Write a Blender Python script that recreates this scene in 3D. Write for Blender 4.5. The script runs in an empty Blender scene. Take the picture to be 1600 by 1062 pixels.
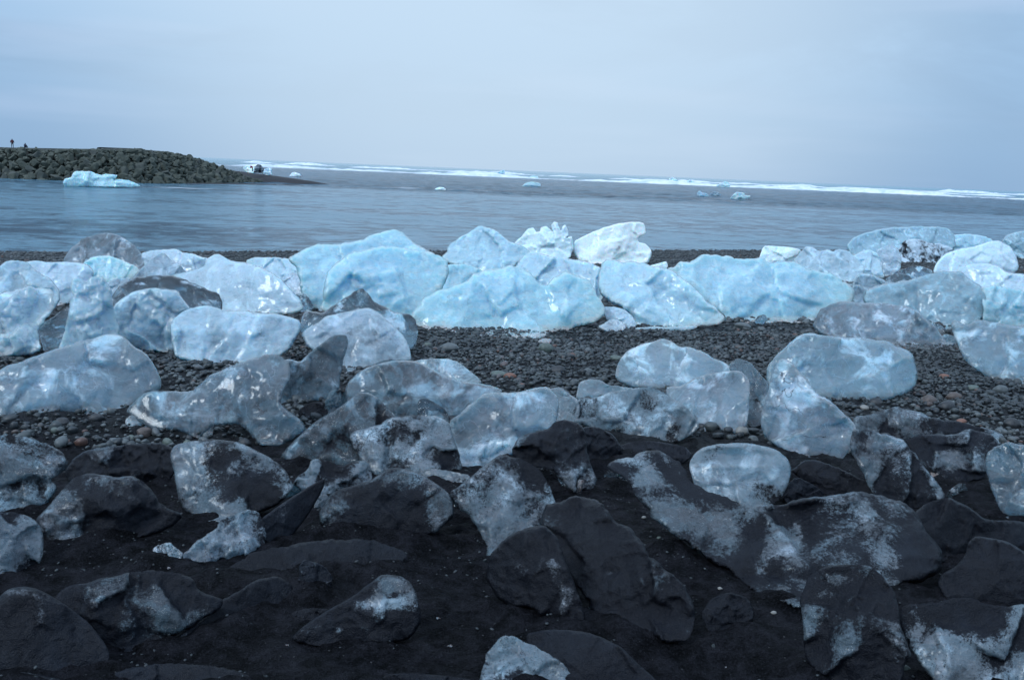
import bpy, math, random
import numpy as np
from mathutils import Vector, Matrix
from mathutils.geometry import delaunay_2d_cdt

scene = bpy.context.scene
col = scene.collection
R = math.radians

# ------------------------------------------------------------------ camera
PITCH, ROLL, FPX = R(10.82), R(2.376), 1386.0
CAM = np.array([0.0, 0.0, 1.6])
_f = np.array([0, math.cos(PITCH), -math.sin(PITCH)])
_r0 = np.array([1.0, 0, 0]); _u0 = np.array([0, math.sin(PITCH), math.cos(PITCH)])
_r = math.cos(ROLL) * _r0 + math.sin(ROLL) * _u0
_u = -math.sin(ROLL) * _r0 + math.cos(ROLL) * _u0
cam_data = bpy.data.cameras.new("camera"); cam = bpy.data.objects.new("camera", cam_data)
col.objects.link(cam)
cam.matrix_world = Matrix(((_r[0], _u[0], -_f[0], CAM[0]), (_r[1], _u[1], -_f[1], CAM[1]),
                           (_r[2], _u[2], -_f[2], CAM[2]), (0, 0, 0, 1)))
cam_data.sensor_width = 36.0; cam_data.lens = 36.0 * FPX / 1600.0
cam_data.clip_start = 0.05; cam_data.clip_end = 40000
scene.camera = cam

# ------------------------------------------------------------------ light and exposure
SUN_EL, SUN_AZ = R(46), R(-128)          # azimuth from +Y, positive towards +X
scene.view_settings.view_transform = 'Standard'
scene.view_settings.look = 'None'
scene.view_settings.exposure = 0.0
scene.view_settings.gamma = 1.0
scene.view_settings.use_curve_mapping = False
scene.cycles.use_denoising = True
scene.cycles.max_bounces = 8
scene.cycles.transmission_bounces = 8
scene.cycles.diffuse_bounces = 3
scene.cycles.caustics_reflective = False
scene.cycles.caustics_refractive = True
scene.cycles.sample_clamp_indirect = 4.0

sun_d = bpy.data.lights.new("sun", 'SUN'); sun = bpy.data.objects.new("sun", sun_d); col.objects.link(sun)
sun_d.energy = 1.5; sun_d.angle = R(17); sun_d.color = (0.84, 0.93, 1.0)
sd = Vector((math.sin(SUN_AZ) * math.cos(SUN_EL), math.cos(SUN_AZ) * math.cos(SUN_EL), math.sin(SUN_EL)))
sun.rotation_euler = sd.to_track_quat('Z', 'Y').to_euler()

world = bpy.data.worlds.new("World"); scene.world = world; world.use_nodes = True


class NT:
    """small helper round a node tree"""
    def __init__(s, tree):
        s.t = tree; s.t.nodes.clear()
    def n(s, kind, ins=None, **props):
        nd = s.t.nodes.new(kind)
        for k, v in props.items(): setattr(nd, k, v)
        for k, v in (ins or {}).items():
            sock = nd.inputs[k]
            if isinstance(v, bpy.types.NodeSocket): s.t.links.new(v, sock)
            else: sock.default_value = v
        return nd
    def math(s, op, a, b=0.0, c=0.0, clamp=False):
        nd = s.n('ShaderNodeMath', {0: a, 1: b, 2: c}, operation=op, use_clamp=clamp); return nd.outputs[0]
    def mix(s, f, a, b):
        nd = s.t.nodes.new('ShaderNodeMix'); nd.data_type = 'RGBA'
        for i, v in ((0, f), (6, a), (7, b)):
            if isinstance(v, bpy.types.NodeSocket): s.t.links.new(v, nd.inputs[i])
            else:
                if i and len(v) == 3: v = (*v, 1)
                nd.inputs[i].default_value = v
        return nd.outputs[2]
    def noise(s, vec, scale, detail=4, rough=0.55, dist=0.0):
        return s.n('ShaderNodeTexNoise', {'Vector': vec, 'Scale': scale, 'Detail': detail, 'Roughness': rough, 'Distortion': dist}).outputs['Fac']
    def step(s, v, lo, hi):
        nd = s.n('ShaderNodeMapRange', {'Value': v, 'From Min': lo, 'From Max': hi}, interpolation_type='SMOOTHSTEP'); return nd.outputs[0]
    def mapv(s, vec, scale=(1, 1, 1), loc=(0, 0, 0)):
        return s.n('ShaderNodeMapping', {'Vector': vec, 'Scale': scale, 'Location': loc}).outputs[0]


w = NT(world.node_tree)
geo = w.n('ShaderNodeNewGeometry')
tc = w.n('ShaderNodeTexCoord')
sep = w.n('ShaderNodeSeparateXYZ', {0: tc.outputs['Generated']})
el = sep.outputs['Z']
cl = w.noise(w.mapv(tc.outputs['Generated'], (1.3, 1.3, 5.0), (3.1, 0.4, 0)), 2.1, 6, 0.58, 0.5)
cl2 = w.noise(w.mapv(tc.outputs['Generated'], (1, 1, 9.0), (0.3, 7.4, 0)), 2.2, 3, 0.5)
low = w.mix(w.step(el, -0.02, 0.17), (0.310, 0.495, 0.745), (0.415, 0.640, 0.915))
mid = w.mix(w.step(el, 0.10, 0.32), low, (0.52, 0.75, 1.02))
hi = w.mix(w.step(el, 0.35, 0.95), mid, (1.14, 1.47, 1.98))
dk = w.mix(w.math('MULTIPLY', w.step(cl, 0.42, 0.66), 0.70), hi, (0.33, 0.51, 0.745))
lt = w.mix(w.math('MULTIPLY', w.step(cl2, 0.50, 0.72), 0.35), dk, (0.57, 0.73, 0.99))
gl = w.n('ShaderNodeVectorMath', {0: tc.outputs['Generated'], 1: tuple(Vector((-0.02, 1.0, 0.22)).normalized())}, operation='DOT_PRODUCT').outputs['Value']
lt = w.mix(w.math('MULTIPLY', w.step(gl, 0.86, 1.0), 0.66), lt, (0.72, 0.89, 1.05))
below = w.mix(w.step(el, -0.05, 0.0), (0.17, 0.27, 0.42), lt)
sky = w.n('ShaderNodeTexSky', sky_type='NISHITA', sun_disc=False, sun_elevation=SUN_EL, sun_rotation=SUN_AZ)
bg1 = w.n('ShaderNodeBackground', {'Color': sky.outputs[0], 'Strength': 0.05})
bg2 = w.n('ShaderNodeBackground', {'Color': below, 'Strength': 0.95})
mxw = w.n('ShaderNodeMixShader', {0: 0.94, 1: bg1.outputs[0], 2: bg2.outputs[0]})
w.n('ShaderNodeOutputWorld', {'Surface': mxw.outputs[0]})

# ------------------------------------------------------------------ helpers
rng = np.random.default_rng(7)
_perm = rng.permutation(256); _perm = np.concatenate([_perm, _perm])
_grad = rng.normal(size=(256, 3)); _grad /= np.linalg.norm(_grad, axis=1)[:, None]

def perlin(p):
    p = np.asarray(p, float); i = np.floor(p).astype(int); f = p - i; i &= 255
    u = f * f * f * (f * (f * 6 - 15) + 10); out = 0
    for dx in (0, 1):
        wx = u[..., 0] if dx else 1 - u[..., 0]
        for dy in (0, 1):
            wy = u[..., 1] if dy else 1 - u[..., 1]
            for dz in (0, 1):
                wz = u[..., 2] if dz else 1 - u[..., 2]
                h = _perm[_perm[_perm[(i[..., 0] + dx) & 255] + ((i[..., 1] + dy) & 255)] + ((i[..., 2] + dz) & 255)]
                g = _grad[h]
                out = out + wx * wy * wz * (g[..., 0] * (f[..., 0] - dx) + g[..., 1] * (f[..., 1] - dy) + g[..., 2] * (f[..., 2] - dz))
    return out

def fbm(p, octv=4, gain=0.5):
    p = np.asarray(p, float); a, s, out = 1.0, 1.0, 0
    for k in range(octv):
        out = out + a * perlin(p * s + 17.3 * k); a *= gain; s *= 2.03
    return out

def smooth(x, a, b):
    t = np.clip((x - a) / (b - a), 0, 1); return t * t * (3 - 2 * t)

WATER = -3.3
def ground(x, y):
    """height of the beach"""
    ys = np.clip(55 + 0.5 * x, 25, 90)
    z = WATER * y / ys
    return np.where(y > ys, WATER - (y - ys) * 0.09, z)

def ground_fine(x, y):
    z = ground(x, y)
    P = np.stack([x, y, 0 * x], -1)
    near = 1 - smooth(y, 7, 11)
    z = z + 0.05 * fbm(P * 0.7, 3) + near * (0.060 * fbm(P * 2.1 + 5, 3) + 0.042 * np.abs(fbm(P * 5.5 + 9, 3)) + 0.014 * fbm(P * 22, 3))
    z = z + (1 - near) * 0.012 * fbm(P * 6, 2)
    return z

def rays(px, py):
    px = np.asarray(px, float); py = np.asarray(py, float)
    d = _f + ((px - 800) / FPX)[..., None] * _r - ((py - 531) / FPX)[..., None] * _u
    return d      # not normalised: t is the depth along the view axis

def ray_ground(px, py, water=False):
    d = rays(px, py)
    if water:
        t = (WATER - CAM[2]) / np.minimum(d[..., 2], -1e-5); return np.clip(t, 0, 5000)
    T = np.concatenate([np.geomspace(0.5, 110, 150)])
    xx, yy = d[..., 0, None] * T, d[..., 1, None] * T
    f = CAM[2] + d[..., 2, None] * T - ground(xx, yy)
    neg = f < 0
    k = np.argmax(neg, -1); none = ~neg.any(-1); k = np.maximum(k, 1)
    f0 = np.take_along_axis(f, (k - 1)[..., None], -1)[..., 0]; f1 = np.take_along_axis(f, k[..., None], -1)[..., 0]
    t = T[k - 1] + (T[k] - T[k - 1]) * f0 / np.maximum(f0 - f1, 1e-9)
    return np.where(none, 150.0, t)

def at_ground(px, py, water=False):
    px = np.array([px], float); py = np.array([py], float)
    t = ray_ground(px, py, water); return (CAM + rays(px, py)[0] * t[0])

def new_mesh(name, verts, faces, mat=None, smooth_shade=True, parent=None, loc=None):
    me = bpy.data.meshes.new(name)
    verts = np.asarray(verts, np.float64)
    if loc is not None: verts = verts - np.asarray(loc)
    if isinstance(faces, np.ndarray):
        nf, k = faces.shape
        me.vertices.add(len(verts)); me.vertices.foreach_set('co', verts.astype(np.float32).ravel())
        me.loops.add(nf * k); me.loops.foreach_set('vertex_index', faces.astype(np.int32).ravel())
        me.polygons.add(nf); me.polygons.foreach_set('loop_start', np.arange(0, nf * k, k, dtype=np.int32))
        me.update(calc_edges=True); me.validate()
    else:
        me.from_pydata([tuple(v) for v in verts], [], faces); me.update()
    me.polygons.foreach_set('use_smooth', [smooth_shade] * len(me.polygons))
    if mat: me.materials.append(mat)
    ob = bpy.data.objects.new(name, me); col.objects.link(ob)
    if loc is not None: ob.location = tuple(loc)
    if parent: ob.parent = parent
    return ob

def tag(o, label=None, cat=None, group=None, kind=None):
    if label: o['label'] = label
    if cat: o['category'] = cat
    if group: o['group'] = group
    if kind: o['kind'] = kind
    return o

def material(name):
    m = bpy.data.materials.new(name); m.use_nodes = True
    return m, NT(m.node_tree)

def finish(nt, bsdf, disp=None):
    nt.n('ShaderNodeOutputMaterial', {'Surface': bsdf})

# ------------------------------------------------------------------ materials
def mat_ice():
    m, t = material('glacier_ice')
    def A(nm): return t.n('ShaderNodeAttribute', attribute_type='OBJECT', attribute_name=nm).outputs['Fac']
    dirt, blue, clear, tone, crack, seed, grain = (A(k) for k in ('dirt', 'blue', 'clear', 'tone', 'crack', 'seed', 'grain'))
    tc = t.n('ShaderNodeTexCoord')
    off = t.n('ShaderNodeCombineXYZ', {0: t.math('MULTIPLY', seed, 7.31), 1: t.math('MULTIPLY', seed, 3.17), 2: seed}).outputs[0]
    P = t.n('ShaderNodeVectorMath', {0: tc.outputs['Object'], 1: off}, operation='ADD').outputs[0]
    d_hi = t.noise(P, 60, 4, 0.75)
    # inclusions inside the ice: cloudy, and streaked
    n1 = t.noise(P, 2.2, 5, 0.6, 0.6)
    n2 = t.noise(t.mapv(P, (3, 3, 9)), 2.4, 5, 0.62, 0.8)
    n3 = t.noise(P, 26, 5, 0.7, 0.3)
    n4 = t.noise(P, 95, 3, 0.7)
    n5 = t.noise(t.mapv(P, (1, 1, 1.6), (7, 1, 5)), 1.3, 4, 0.6, 0.7)
    frost = t.n('ShaderNodeAttribute', attribute_type='OBJECT', attribute_name='frost').outputs['Fac']
    pale = t.mix(n1, (0.68, 0.80, 0.94), (0.84, 0.93, 1.0))
    cyan = t.mix(t.step(n2, 0.3, 0.7), (0.42, 0.76, 0.90), (0.74, 0.92, 0.98))
    base = t.mix(blue, pale, cyan)
    vein = t.math('MULTIPLY', t.step(t.math('ADD', n2, t.math('MULTIPLY', n3, 0.5)), 0.74, 0.96), 0.50)
    base = t.mix(vein, base, (0.16, 0.34, 0.46))
    vary = t.math('MULTIPLY_ADD', t.step(n5, 0.30, 0.68), t.math('MULTIPLY', dirt, 0.95), t.math('MULTIPLY_ADD', dirt, -0.55, 1.0))
    murk = t.math('MULTIPLY', t.math('SUBTRACT', 1.0, blue, clamp=True), t.math('MULTIPLY', t.math('SUBTRACT', 1.0, t.step(tone, 0.72, 0.95)), 0.85))
    n6 = t.step(t.math('ADD', t.math('MULTIPLY', t.noise(t.mapv(P, (1, 1, 1), (1, 6, 3)), 1.5, 4, 0.62, 1.0), 0.75), t.math('MULTIPLY', n3, 0.25)), 0.36, 0.62)
    vary = t.math('MULTIPLY', vary, t.math('MULTIPLY_ADD', t.math('MULTIPLY', murk, t.math('SUBTRACT', n6, 0.62)), 1.15, 1.0))
    fr = t.math('MULTIPLY', t.step(t.math('ADD', t.noise(t.mapv(P, (1, 1, 1), (2, 8, 3)), 3.6, 5, 0.68, 0.8), t.math('MULTIPLY', d_hi, 0.18)), 0.58, 0.86), frost)
    tone2 = t.math('MULTIPLY', tone, vary)
    tn = t.n('ShaderNodeCombineXYZ', {0: tone2, 1: tone2, 2: tone2}).outputs[0]
    base = t.n('ShaderNodeVectorMath', {0: base, 1: tn}, operation='MULTIPLY').outputs[0]
    base = t.mix(fr, base, (0.42, 0.54, 0.68))
    warp0 = t.n('ShaderNodeVectorMath', {0: P, 1: t.n('ShaderNodeVectorMath', {0: t.n('ShaderNodeTexNoise', {'Vector': P, 'Scale': 9.0, 'Detail': 3}).outputs['Color'], 'Scale': 0.12}, operation='SCALE').outputs[0]}, operation='ADD').outputs[0]
    vA = t.n('ShaderNodeTexVoronoi', {'Vector': warp0, 'Scale': 15.0}); gA = t.n('ShaderNodeSeparateColor', {0: vA.outputs['Color']}).outputs[0]
    vB = t.n('ShaderNodeTexVoronoi', {'Vector': warp0, 'Scale': 5.0}); gB = t.n('ShaderNodeSeparateColor', {0: vB.outputs['Color']}).outputs[1]
    cry = t.math('MAXIMUM', t.math('MULTIPLY', blue, blue), clear)
    gg = t.math('ADD', t.math('MULTIPLY', gA, 0.6), t.math('MULTIPLY', gB, 0.4))
    cm = t.math('MULTIPLY', t.math('SUBTRACT', 1.0, t.step(gg, 0.15, 0.85)), t.math('MULTIPLY', cry, 0.50))
    base = t.mix(cm, base, (0.34, 0.62, 0.76))
    # cracks
    warp = t.n('ShaderNodeVectorMath', {0: P, 1: t.n('ShaderNodeVectorMath', {0: t.n('ShaderNodeTexNoise', {'Vector': P, 'Scale': 3.0, 'Detail': 4}).outputs['Color'], 'Scale': 0.8}, operation='SCALE').outputs[0]}, operation='ADD').outputs[0]
    vor = t.n('ShaderNodeTexVoronoi', {'Vector': warp, 'Scale': 2.6}, feature='DISTANCE_TO_EDGE').outputs[0]
    ck = t.math('MULTIPLY', t.math('SUBTRACT', 1.0, t.step(vor, 0.0, 0.016)), t.step(t.noise(P, 3.5, 2), 0.5, 0.62))
    ck = t.math('MULTIPLY', ck, crack)
    # black sand clinging to the surface: large patches with a granular border
    d1 = t.noise(t.mapv(P, (1, 1, 1.0), (4, 9, 2)), 2.6, 5, 0.62, 0.9)
    d2 = d_hi
    d3 = t.noise(P, 210, 2, 0.7)
    n_str = t.noise(t.mapv(P, (7, 7, 2.2)), 2.4, 5, 0.7, 0.5)
    relief = t.n('ShaderNodeAttribute', attribute_name='relief').outputs['Fac']
    thin = t.n('ShaderNodeAttribute', attribute_name='thin').outputs['Fac']
    patch = t.n('ShaderNodeAttribute', attribute_name='patch').outputs['Fac']
    v = t.math('ADD', t.math('MULTIPLY_ADD', t.math('MULTIPLY', patch, t.math('MULTIPLY_ADD', n_str, 1.1, -0.12)), 0.38, t.math('MULTIPLY_ADD', relief, -0.065, d1)), t.math('MULTIPLY_ADD', d2, 0.44, t.math('MULTIPLY', d3, 0.26)))
    thr = t.math('MULTIPLY_ADD', dirt, -0.74, 1.17)
    sandm = t.step(v, t.math('ADD', thr, -0.04), t.math('ADD', thr, 0.17))
    gr = t.math('MULTIPLY', t.step(t.math('ADD', d3, t.math('MULTIPLY', d2, 0.8)), t.math('MULTIPLY_ADD', grain, -0.34, 1.20), t.math('MULTIPLY_ADD', grain, -0.34, 1.27)), 0.85)
    grm = t.math('MAXIMUM', gr, ck, clamp=True)
    film = t.math('MULTIPLY', t.math('MULTIPLY', dirt, 0.45), t.math('SUBTRACT', 1.0, fr))
    base = t.mix(film, base, t.mix(n1, (0.075, 0.08, 0.095), (0.16, 0.17, 0.20)))
    allm = t.math('MAXIMUM', sandm, grm, clamp=True)
    sandc = t.mix(t.noise(P, 140, 3), (0.0028, 0.0034, 0.0055), (0.0110, 0.0125, 0.0185))
    sandc = t.mix(t.math('MULTIPLY', t.step(t.math('ADD', t.math('MULTIPLY', n5, 0.8), t.math('MULTIPLY', n_str, 0.3)), 0.48, 0.78), 0.85), sandc, (0.017, 0.022, 0.032))
    colr = t.mix(allm, base, sandc)
    inv = t.math('SUBTRACT', 1.0, allm)
    b1 = t.n('ShaderNodeBump', {'Strength': 0.55, 'Distance': 0.06, 'Height': n1}).outputs[0]
    b1 = t.n('ShaderNodeBump', {'Strength': t.math('MULTIPLY', cry, 0.40), 'Distance': 0.03, 'Height': gg, 'Normal': b1}).outputs[0]
    b2 = t.n('ShaderNodeBump', {'Strength': 0.75, 'Distance': 0.016, 'Height': n3, 'Normal': b1}).outputs[0]
    hh = t.math('ADD', n4, t.math('MULTIPLY', allm, t.math('MULTIPLY', d3, 2.5)))
    b3 = t.n('ShaderNodeBump', {'Strength': 0.45, 'Distance': 0.005, 'Height': hh, 'Normal': b2}).outputs[0]
    spk = t.math('MULTIPLY', t.step(t.math('ADD', n3, t.math('MULTIPLY', n4, 0.6)), 0.92, 1.02), t.math('MULTIPLY', inv, 0.35))
    colr = t.mix(spk, colr, (0.85, 0.93, 1.0))
    rough = t.math('MULTIPLY_ADD', allm, 0.16, t.math('MULTIPLY_ADD', n1, 0.24, 0.07))
    rough = t.math('MULTIPLY', rough, t.math('MULTIPLY_ADD', t.math('MULTIPLY', clear, inv), -0.75, 1.0))
    vw = t.n('ShaderNodeTexVoronoi', {'Vector': t.n('ShaderNodeVectorMath', {0: warp, 1: (3.3, 1.7, 8.2)}, operation='ADD').outputs[0], 'Scale': 3.4}, feature='DISTANCE_TO_EDGE').outputs[0]
    vw2 = t.n('ShaderNodeTexVoronoi', {'Vector': t.n('ShaderNodeVectorMath', {0: warp, 1: (9.3, 2.7, 1.2)}, operation='ADD').outputs[0], 'Scale': 9.0}, feature='DISTANCE_TO_EDGE').outputs[0]
    frac = t.math('MULTIPLY', t.math('SUBTRACT', 1.0, t.step(vw, 0.0, 0.022)), t.step(t.noise(P, 2.8, 3), 0.46, 0.60))
    frac2 = t.math('MULTIPLY', t.math('SUBTRACT', 1.0, t.step(vw2, 0.0, 0.035)), t.step(t.noise(t.mapv(P, (1, 1, 1), (5, 5, 5)), 3.1, 3), 0.52, 0.64))
    frac = t.math('MULTIPLY', t.math('MAXIMUM', frac, frac2), t.math('MULTIPLY', t.math('MULTIPLY', inv, t.math('SUBTRACT', 1.0, t.math('MULTIPLY', dirt, 1.6, clamp=True), clamp=True)), t.math('MULTIPLY_ADD', clear, 0.28, 0.06)), clamp=True)
    colr = t.mix(frac, colr, (0.74, 0.86, 0.96))
    cmask = t.math('MULTIPLY', t.math('MULTIPLY', clear, t.math('SUBTRACT', inv, frac, clamp=True)), t.step(t.noise(P, 3.3, 4, 0.6, 0.5), 0.34, 0.50))
    cmask = t.math('MAXIMUM', cmask, t.math('MULTIPLY', t.math('MULTIPLY', thin, inv), t.math('MULTIPLY_ADD', clear, 0.9, 0.06)), clamp=True)
    rough = t.math('MULTIPLY', rough, t.math('MULTIPLY_ADD', cmask, -0.72, 1.0))
    bs = t.n('ShaderNodeBsdfPrincipled', {'Base Color': colr, 'Roughness': rough, 'IOR': 1.31, 'Normal': b3,
             'Subsurface Weight': t.math('MULTIPLY', inv, t.math('SUBTRACT', 1.0, t.math('MULTIPLY', dirt, 1.4, clamp=True), clamp=True)), 'Subsurface Radius': (0.55, 1.0, 1.2), 'Subsurface Scale': t.math('MULTIPLY_ADD', cry, 0.22, 0.06),
             'Specular IOR Level': t.math('MULTIPLY_ADD', allm, -0.24, 0.6), 'Transmission Weight': cmask,
             'Coat Weight': t.math('MULTIPLY', t.math('MULTIPLY', inv, 0.55), t.math('SUBTRACT', 1.0, t.math('MULTIPLY', dirt, 0.9), clamp=True)), 'Coat Roughness': 0.10})
    finish(t, bs.outputs[0]); return m

def mat_pebble():
    m, t = material('wet_pebble')
    oi = t.n('ShaderNodeObjectInfo')
    tc = t.n('ShaderNodeTexCoord')
    r = t.n('ShaderNodeValToRGB', {0: oi.outputs['Random']}).outputs[0].node
    cr = r.color_ramp; cr.interpolation = 'LINEAR'
    cr.elements[0].position = 0; cr.elements[0].color = (0.015, 0.019, 0.023, 1)
    cr.elements[1].position = 1; cr.elements[1].color = (0.13, 0.15, 0.155, 1)
    for p, c in ((0.35, (0.030, 0.039, 0.045)), (0.7, (0.055, 0.069, 0.072)), (0.90, (0.075, 0.09, 0.09)), (0.94, (0.14, 0.065, 0.045)), (0.96, (0.12, 0.13, 0.14))):
        e = cr.elements.new(p); e.color = (*c, 1)
    n = t.noise(tc.outputs['Object'], 4, 4, 0.6)
    c = t.mix(t.math('MULTIPLY', n, 0.7), r.outputs[0], (0.025, 0.03, 0.035))
    b = t.n('ShaderNodeBump', {'Strength': 0.25, 'Distance': 0.1, 'Height': n}).outputs[0]
    bs = t.n('ShaderNodeBsdfPrincipled', {'Base Color': c, 'Roughness': 0.48, 'Normal': b, 'Specular IOR Level': 0.45})
    finish(t, bs.outputs[0]); return m

def mat_beach():
    m, t = material('black_sand')
    g = t.n('ShaderNodeNewGeometry').outputs['Position']
    n1 = t.noise(g, 1.3, 4, 0.6); n2 = t.noise(g, 9, 5, 0.7); n3 = t.noise(g, 110, 4, 0.75)
    vor = t.n('ShaderNodeTexVoronoi', {'Vector': g, 'Scale': 46.0}); vc = t.n('ShaderNodeSeparateColor', {0: vor.outputs['Color']}).outputs[0]
    vor2 = t.n('ShaderNodeTexVoronoi', {'Vector': g, 'Scale': 17.0}); vc2 = t.n('ShaderNodeSeparateColor', {0: vor2.outputs['Color']}).outputs[1]
    c = t.mix(t.step(n2, 0.35, 0.7), (0.0012, 0.0016, 0.0024), (0.0190, 0.0195, 0.0250))
    c = t.mix(t.math('MULTIPLY', t.step(n3, 0.50, 0.70), 0.7), c, (0.032, 0.033, 0.040))
    fl = t.math('MULTIPLY', t.step(vc, 0.955, 0.965), t.math('SUBTRACT', 1.0, t.step(vor.outputs[0], 0.16, 0.22)))
    c = t.mix(fl, c, (0.07, 0.07, 0.075))
    fl2 = t.math('MULTIPLY', t.step(vc2, 0.972, 0.978), t.math('SUBTRACT', 1.0, t.step(vor2.outputs[0], 0.12, 0.2)))
    c = t.mix(fl2, c, (0.06, 0.07, 0.075))
    # pebbly tone farther down the beach
    sepp = t.n('ShaderNodeSeparateXYZ', {0: g})
    far = t.step(t.math('ADD', sepp.outputs[1], t.math('MULTIPLY', n1, 2.0)), 6.4, 7.6)
    vor3 = t.n('ShaderNodeTexVoronoi', {'Vector': g, 'Scale': 14.0}); v3 = t.n('ShaderNodeSeparateColor', {0: vor3.outputs['Color']}).outputs[0]
    pc = t.mix(v3, (0.016, 0.019, 0.022), (0.085, 0.095, 0.10))
    veryfar = t.step(sepp.outputs[1], 13, 18)
    c = t.mix(t.math('MULTIPLY', far, t.math('MULTIPLY_ADD', veryfar, 0.6, 0.4)), c, pc)
    h = t.math('ADD', t.math('MULTIPLY', n3, 0.6), t.math('ADD', t.math('MULTIPLY', fl, 0.8), t.math('MULTIPLY', fl2, 1.4)))
    b0 = t.n('ShaderNodeBump', {'Strength': 1.0, 'Distance': 0.10, 'Height': n2}).outputs[0]
    b = t.n('ShaderNodeBump', {'Strength': 1.0, 'Distance': 0.016, 'Height': h, 'Normal': b0}).outputs[0]
    b2 = t.n('ShaderNodeBump', {'Strength': t.math('MULTIPLY', veryfar, 0.7), 'Distance': 0.04, 'Height': t.math('SUBTRACT', 1.0, vor3.outputs[0]), 'Normal': b}).outputs[0]
    bs = t.n('ShaderNodeBsdfPrincipled', {'Base Color': c, 'Roughness': 0.6, 'Normal': b2, 'Specular IOR Level': 0.06})
    finish(t, bs.outputs[0]); return m

def mat_water():
    m, t = material('sea_water')
    g = t.n('ShaderNodeNewGeometry').outputs['Position']
    foam = t.n('ShaderNodeAttribute', attribute_name='foam').outputs['Fac']
    teal = t.n('ShaderNodeAttribute', attribute_name='teal').outputs['Fac']
    chop = t.n('ShaderNodeAttribute', attribute_name='chop').outputs['Fac']
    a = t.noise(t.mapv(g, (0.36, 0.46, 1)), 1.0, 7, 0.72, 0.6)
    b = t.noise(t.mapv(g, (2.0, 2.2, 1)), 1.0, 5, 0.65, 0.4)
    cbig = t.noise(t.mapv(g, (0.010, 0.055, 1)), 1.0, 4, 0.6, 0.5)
    ripple_shade = t.step(t.math('ADD', t.math('MULTIPLY', a, 0.7), t.math('MULTIPLY', cbig, 0.5)), 0.52, 0.66)
    base = t.mix(ripple_shade, (0.012, 0.062, 0.112), (0.165, 0.345, 0.455))  # dark and bright wave streaks painted into the base colour
    ripple_shade2 = t.step(t.math('ADD', t.math('MULTIPLY', b, 0.6), t.math('MULTIPLY', a, 0.4)), 0.44, 0.60)
    base = t.mix(t.math('MULTIPLY', ripple_shade2, 0.35), base, (0.12, 0.27, 0.40))  # finer ripple light and dark, also painted in colour
    base = t.mix(t.math('MULTIPLY', chop, 0.70), base, t.mix(ripple_shade, (0.005, 0.035, 0.075), (0.05, 0.16, 0.27)))  # choppy water: darker colours, same painted wave streaks
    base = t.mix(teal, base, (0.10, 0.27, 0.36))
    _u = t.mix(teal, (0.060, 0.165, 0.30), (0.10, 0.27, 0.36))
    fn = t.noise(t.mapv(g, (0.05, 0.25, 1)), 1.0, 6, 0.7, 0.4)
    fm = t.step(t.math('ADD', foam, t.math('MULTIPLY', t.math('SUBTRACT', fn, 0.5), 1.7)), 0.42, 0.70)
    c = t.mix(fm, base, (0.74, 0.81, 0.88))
    bm1 = t.n('ShaderNodeBump', {'Strength': t.math('MULTIPLY_ADD', cbig, 1.0, t.math('MULTIPLY', chop, 0.5)), 'Distance': 2.2, 'Height': a}).outputs[0]
    bm2 = t.n('ShaderNodeBump', {'Strength': 0.8, 'Distance': 0.8, 'Height': b, 'Normal': bm1}).outputs[0]
    rough = t.math('MULTIPLY_ADD', fm, 0.5, t.math('MULTIPLY_ADD', cbig, 0.16, 0.06))
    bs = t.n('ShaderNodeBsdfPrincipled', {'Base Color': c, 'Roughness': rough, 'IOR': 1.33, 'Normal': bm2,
             'Specular IOR Level': t.math('MULTIPLY_ADD', fm, -0.3, 0.5)})
    finish(t, bs.outputs[0]); return m

def mat_plain(name, c1, c2, scale, rough, bump=0.4, bd=0.1, spec=0.4, seeded=False):
    m, t = material(name)
    tc = t.n('ShaderNodeTexCoord'); P = tc.outputs['Object']
    n = t.noise(P, scale, 5, 0.65, 0.4); n2 = t.noise(P, scale * 6, 4, 0.7)
    c = t.mix(t.step(n, 0.3, 0.7), c1, c2)
    if seeded:
        oi = t.n('ShaderNodeObjectInfo').outputs['Random']
        c = t.mix(t.math('MULTIPLY', oi, 0.45), c, (0.032, 0.040, 0.030))
        c = t.mix(t.math('MULTIPLY', t.step(oi, 0.75, 1.0), 0.4), c, (0.12, 0.125, 0.125))
    h = t.math('ADD', n, t.math('MULTIPLY', n2, 0.3))
    b = t.n('ShaderNodeBump', {'Strength': bump, 'Distance': bd, 'Height': h}).outputs[0]
    bs = t.n('ShaderNodeBsdfPrincipled', {'Base Color': c, 'Roughness': rough, 'Normal': b, 'Specular IOR Level': spec})
    finish(t, bs.outputs[0]); return m

M_ICE, M_PEB, M_BEACH, M_WATER = mat_ice(), mat_pebble(), mat_beach(), mat_water()
M_BOULDER = mat_plain('basalt_boulder', (0.042, 0.052, 0.042), (0.105, 0.115, 0.095), 1.4, 0.75, 0.6, 0.15, 0.3, True)
M_SPIT = mat_plain('spit_sand', (0.018, 0.018, 0.022), (0.030, 0.030, 0.034), 0.6, 0.8)
M_CORE = mat_plain('rubble_core', (0.020, 0.024, 0.022), (0.05, 0.055, 0.052), 0.8, 0.85, 0.8, 0.3)
M_FOAM = mat_plain('sea_foam', (0.50, 0.62, 0.70), (0.86, 0.90, 0.94), 0.16, 0.6, 0.7, 0.4)

# ------------------------------------------------------------------ beach
def grid_mesh(name, X, Y, Z, mat):
    ny, nx = X.shape
    V = np.stack([X, Y, Z], -1).reshape(-1, 3)
    i = np.arange(ny * nx).reshape(ny, nx)
    F = np.stack([i[:-1, :-1], i[:-1, 1:], i[1:, 1:], i[1:, :-1]], -1).reshape(-1, 4)
    return new_mesh(name, V, F, mat)

def spaced(a, b, d0, growth, start=0.0):
    out = [a]; d = d0
    while out[-1] < b:
        out.append(out[-1] + d)
        if out[-1] > start: d *= growth
    return np.array(out)

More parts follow.
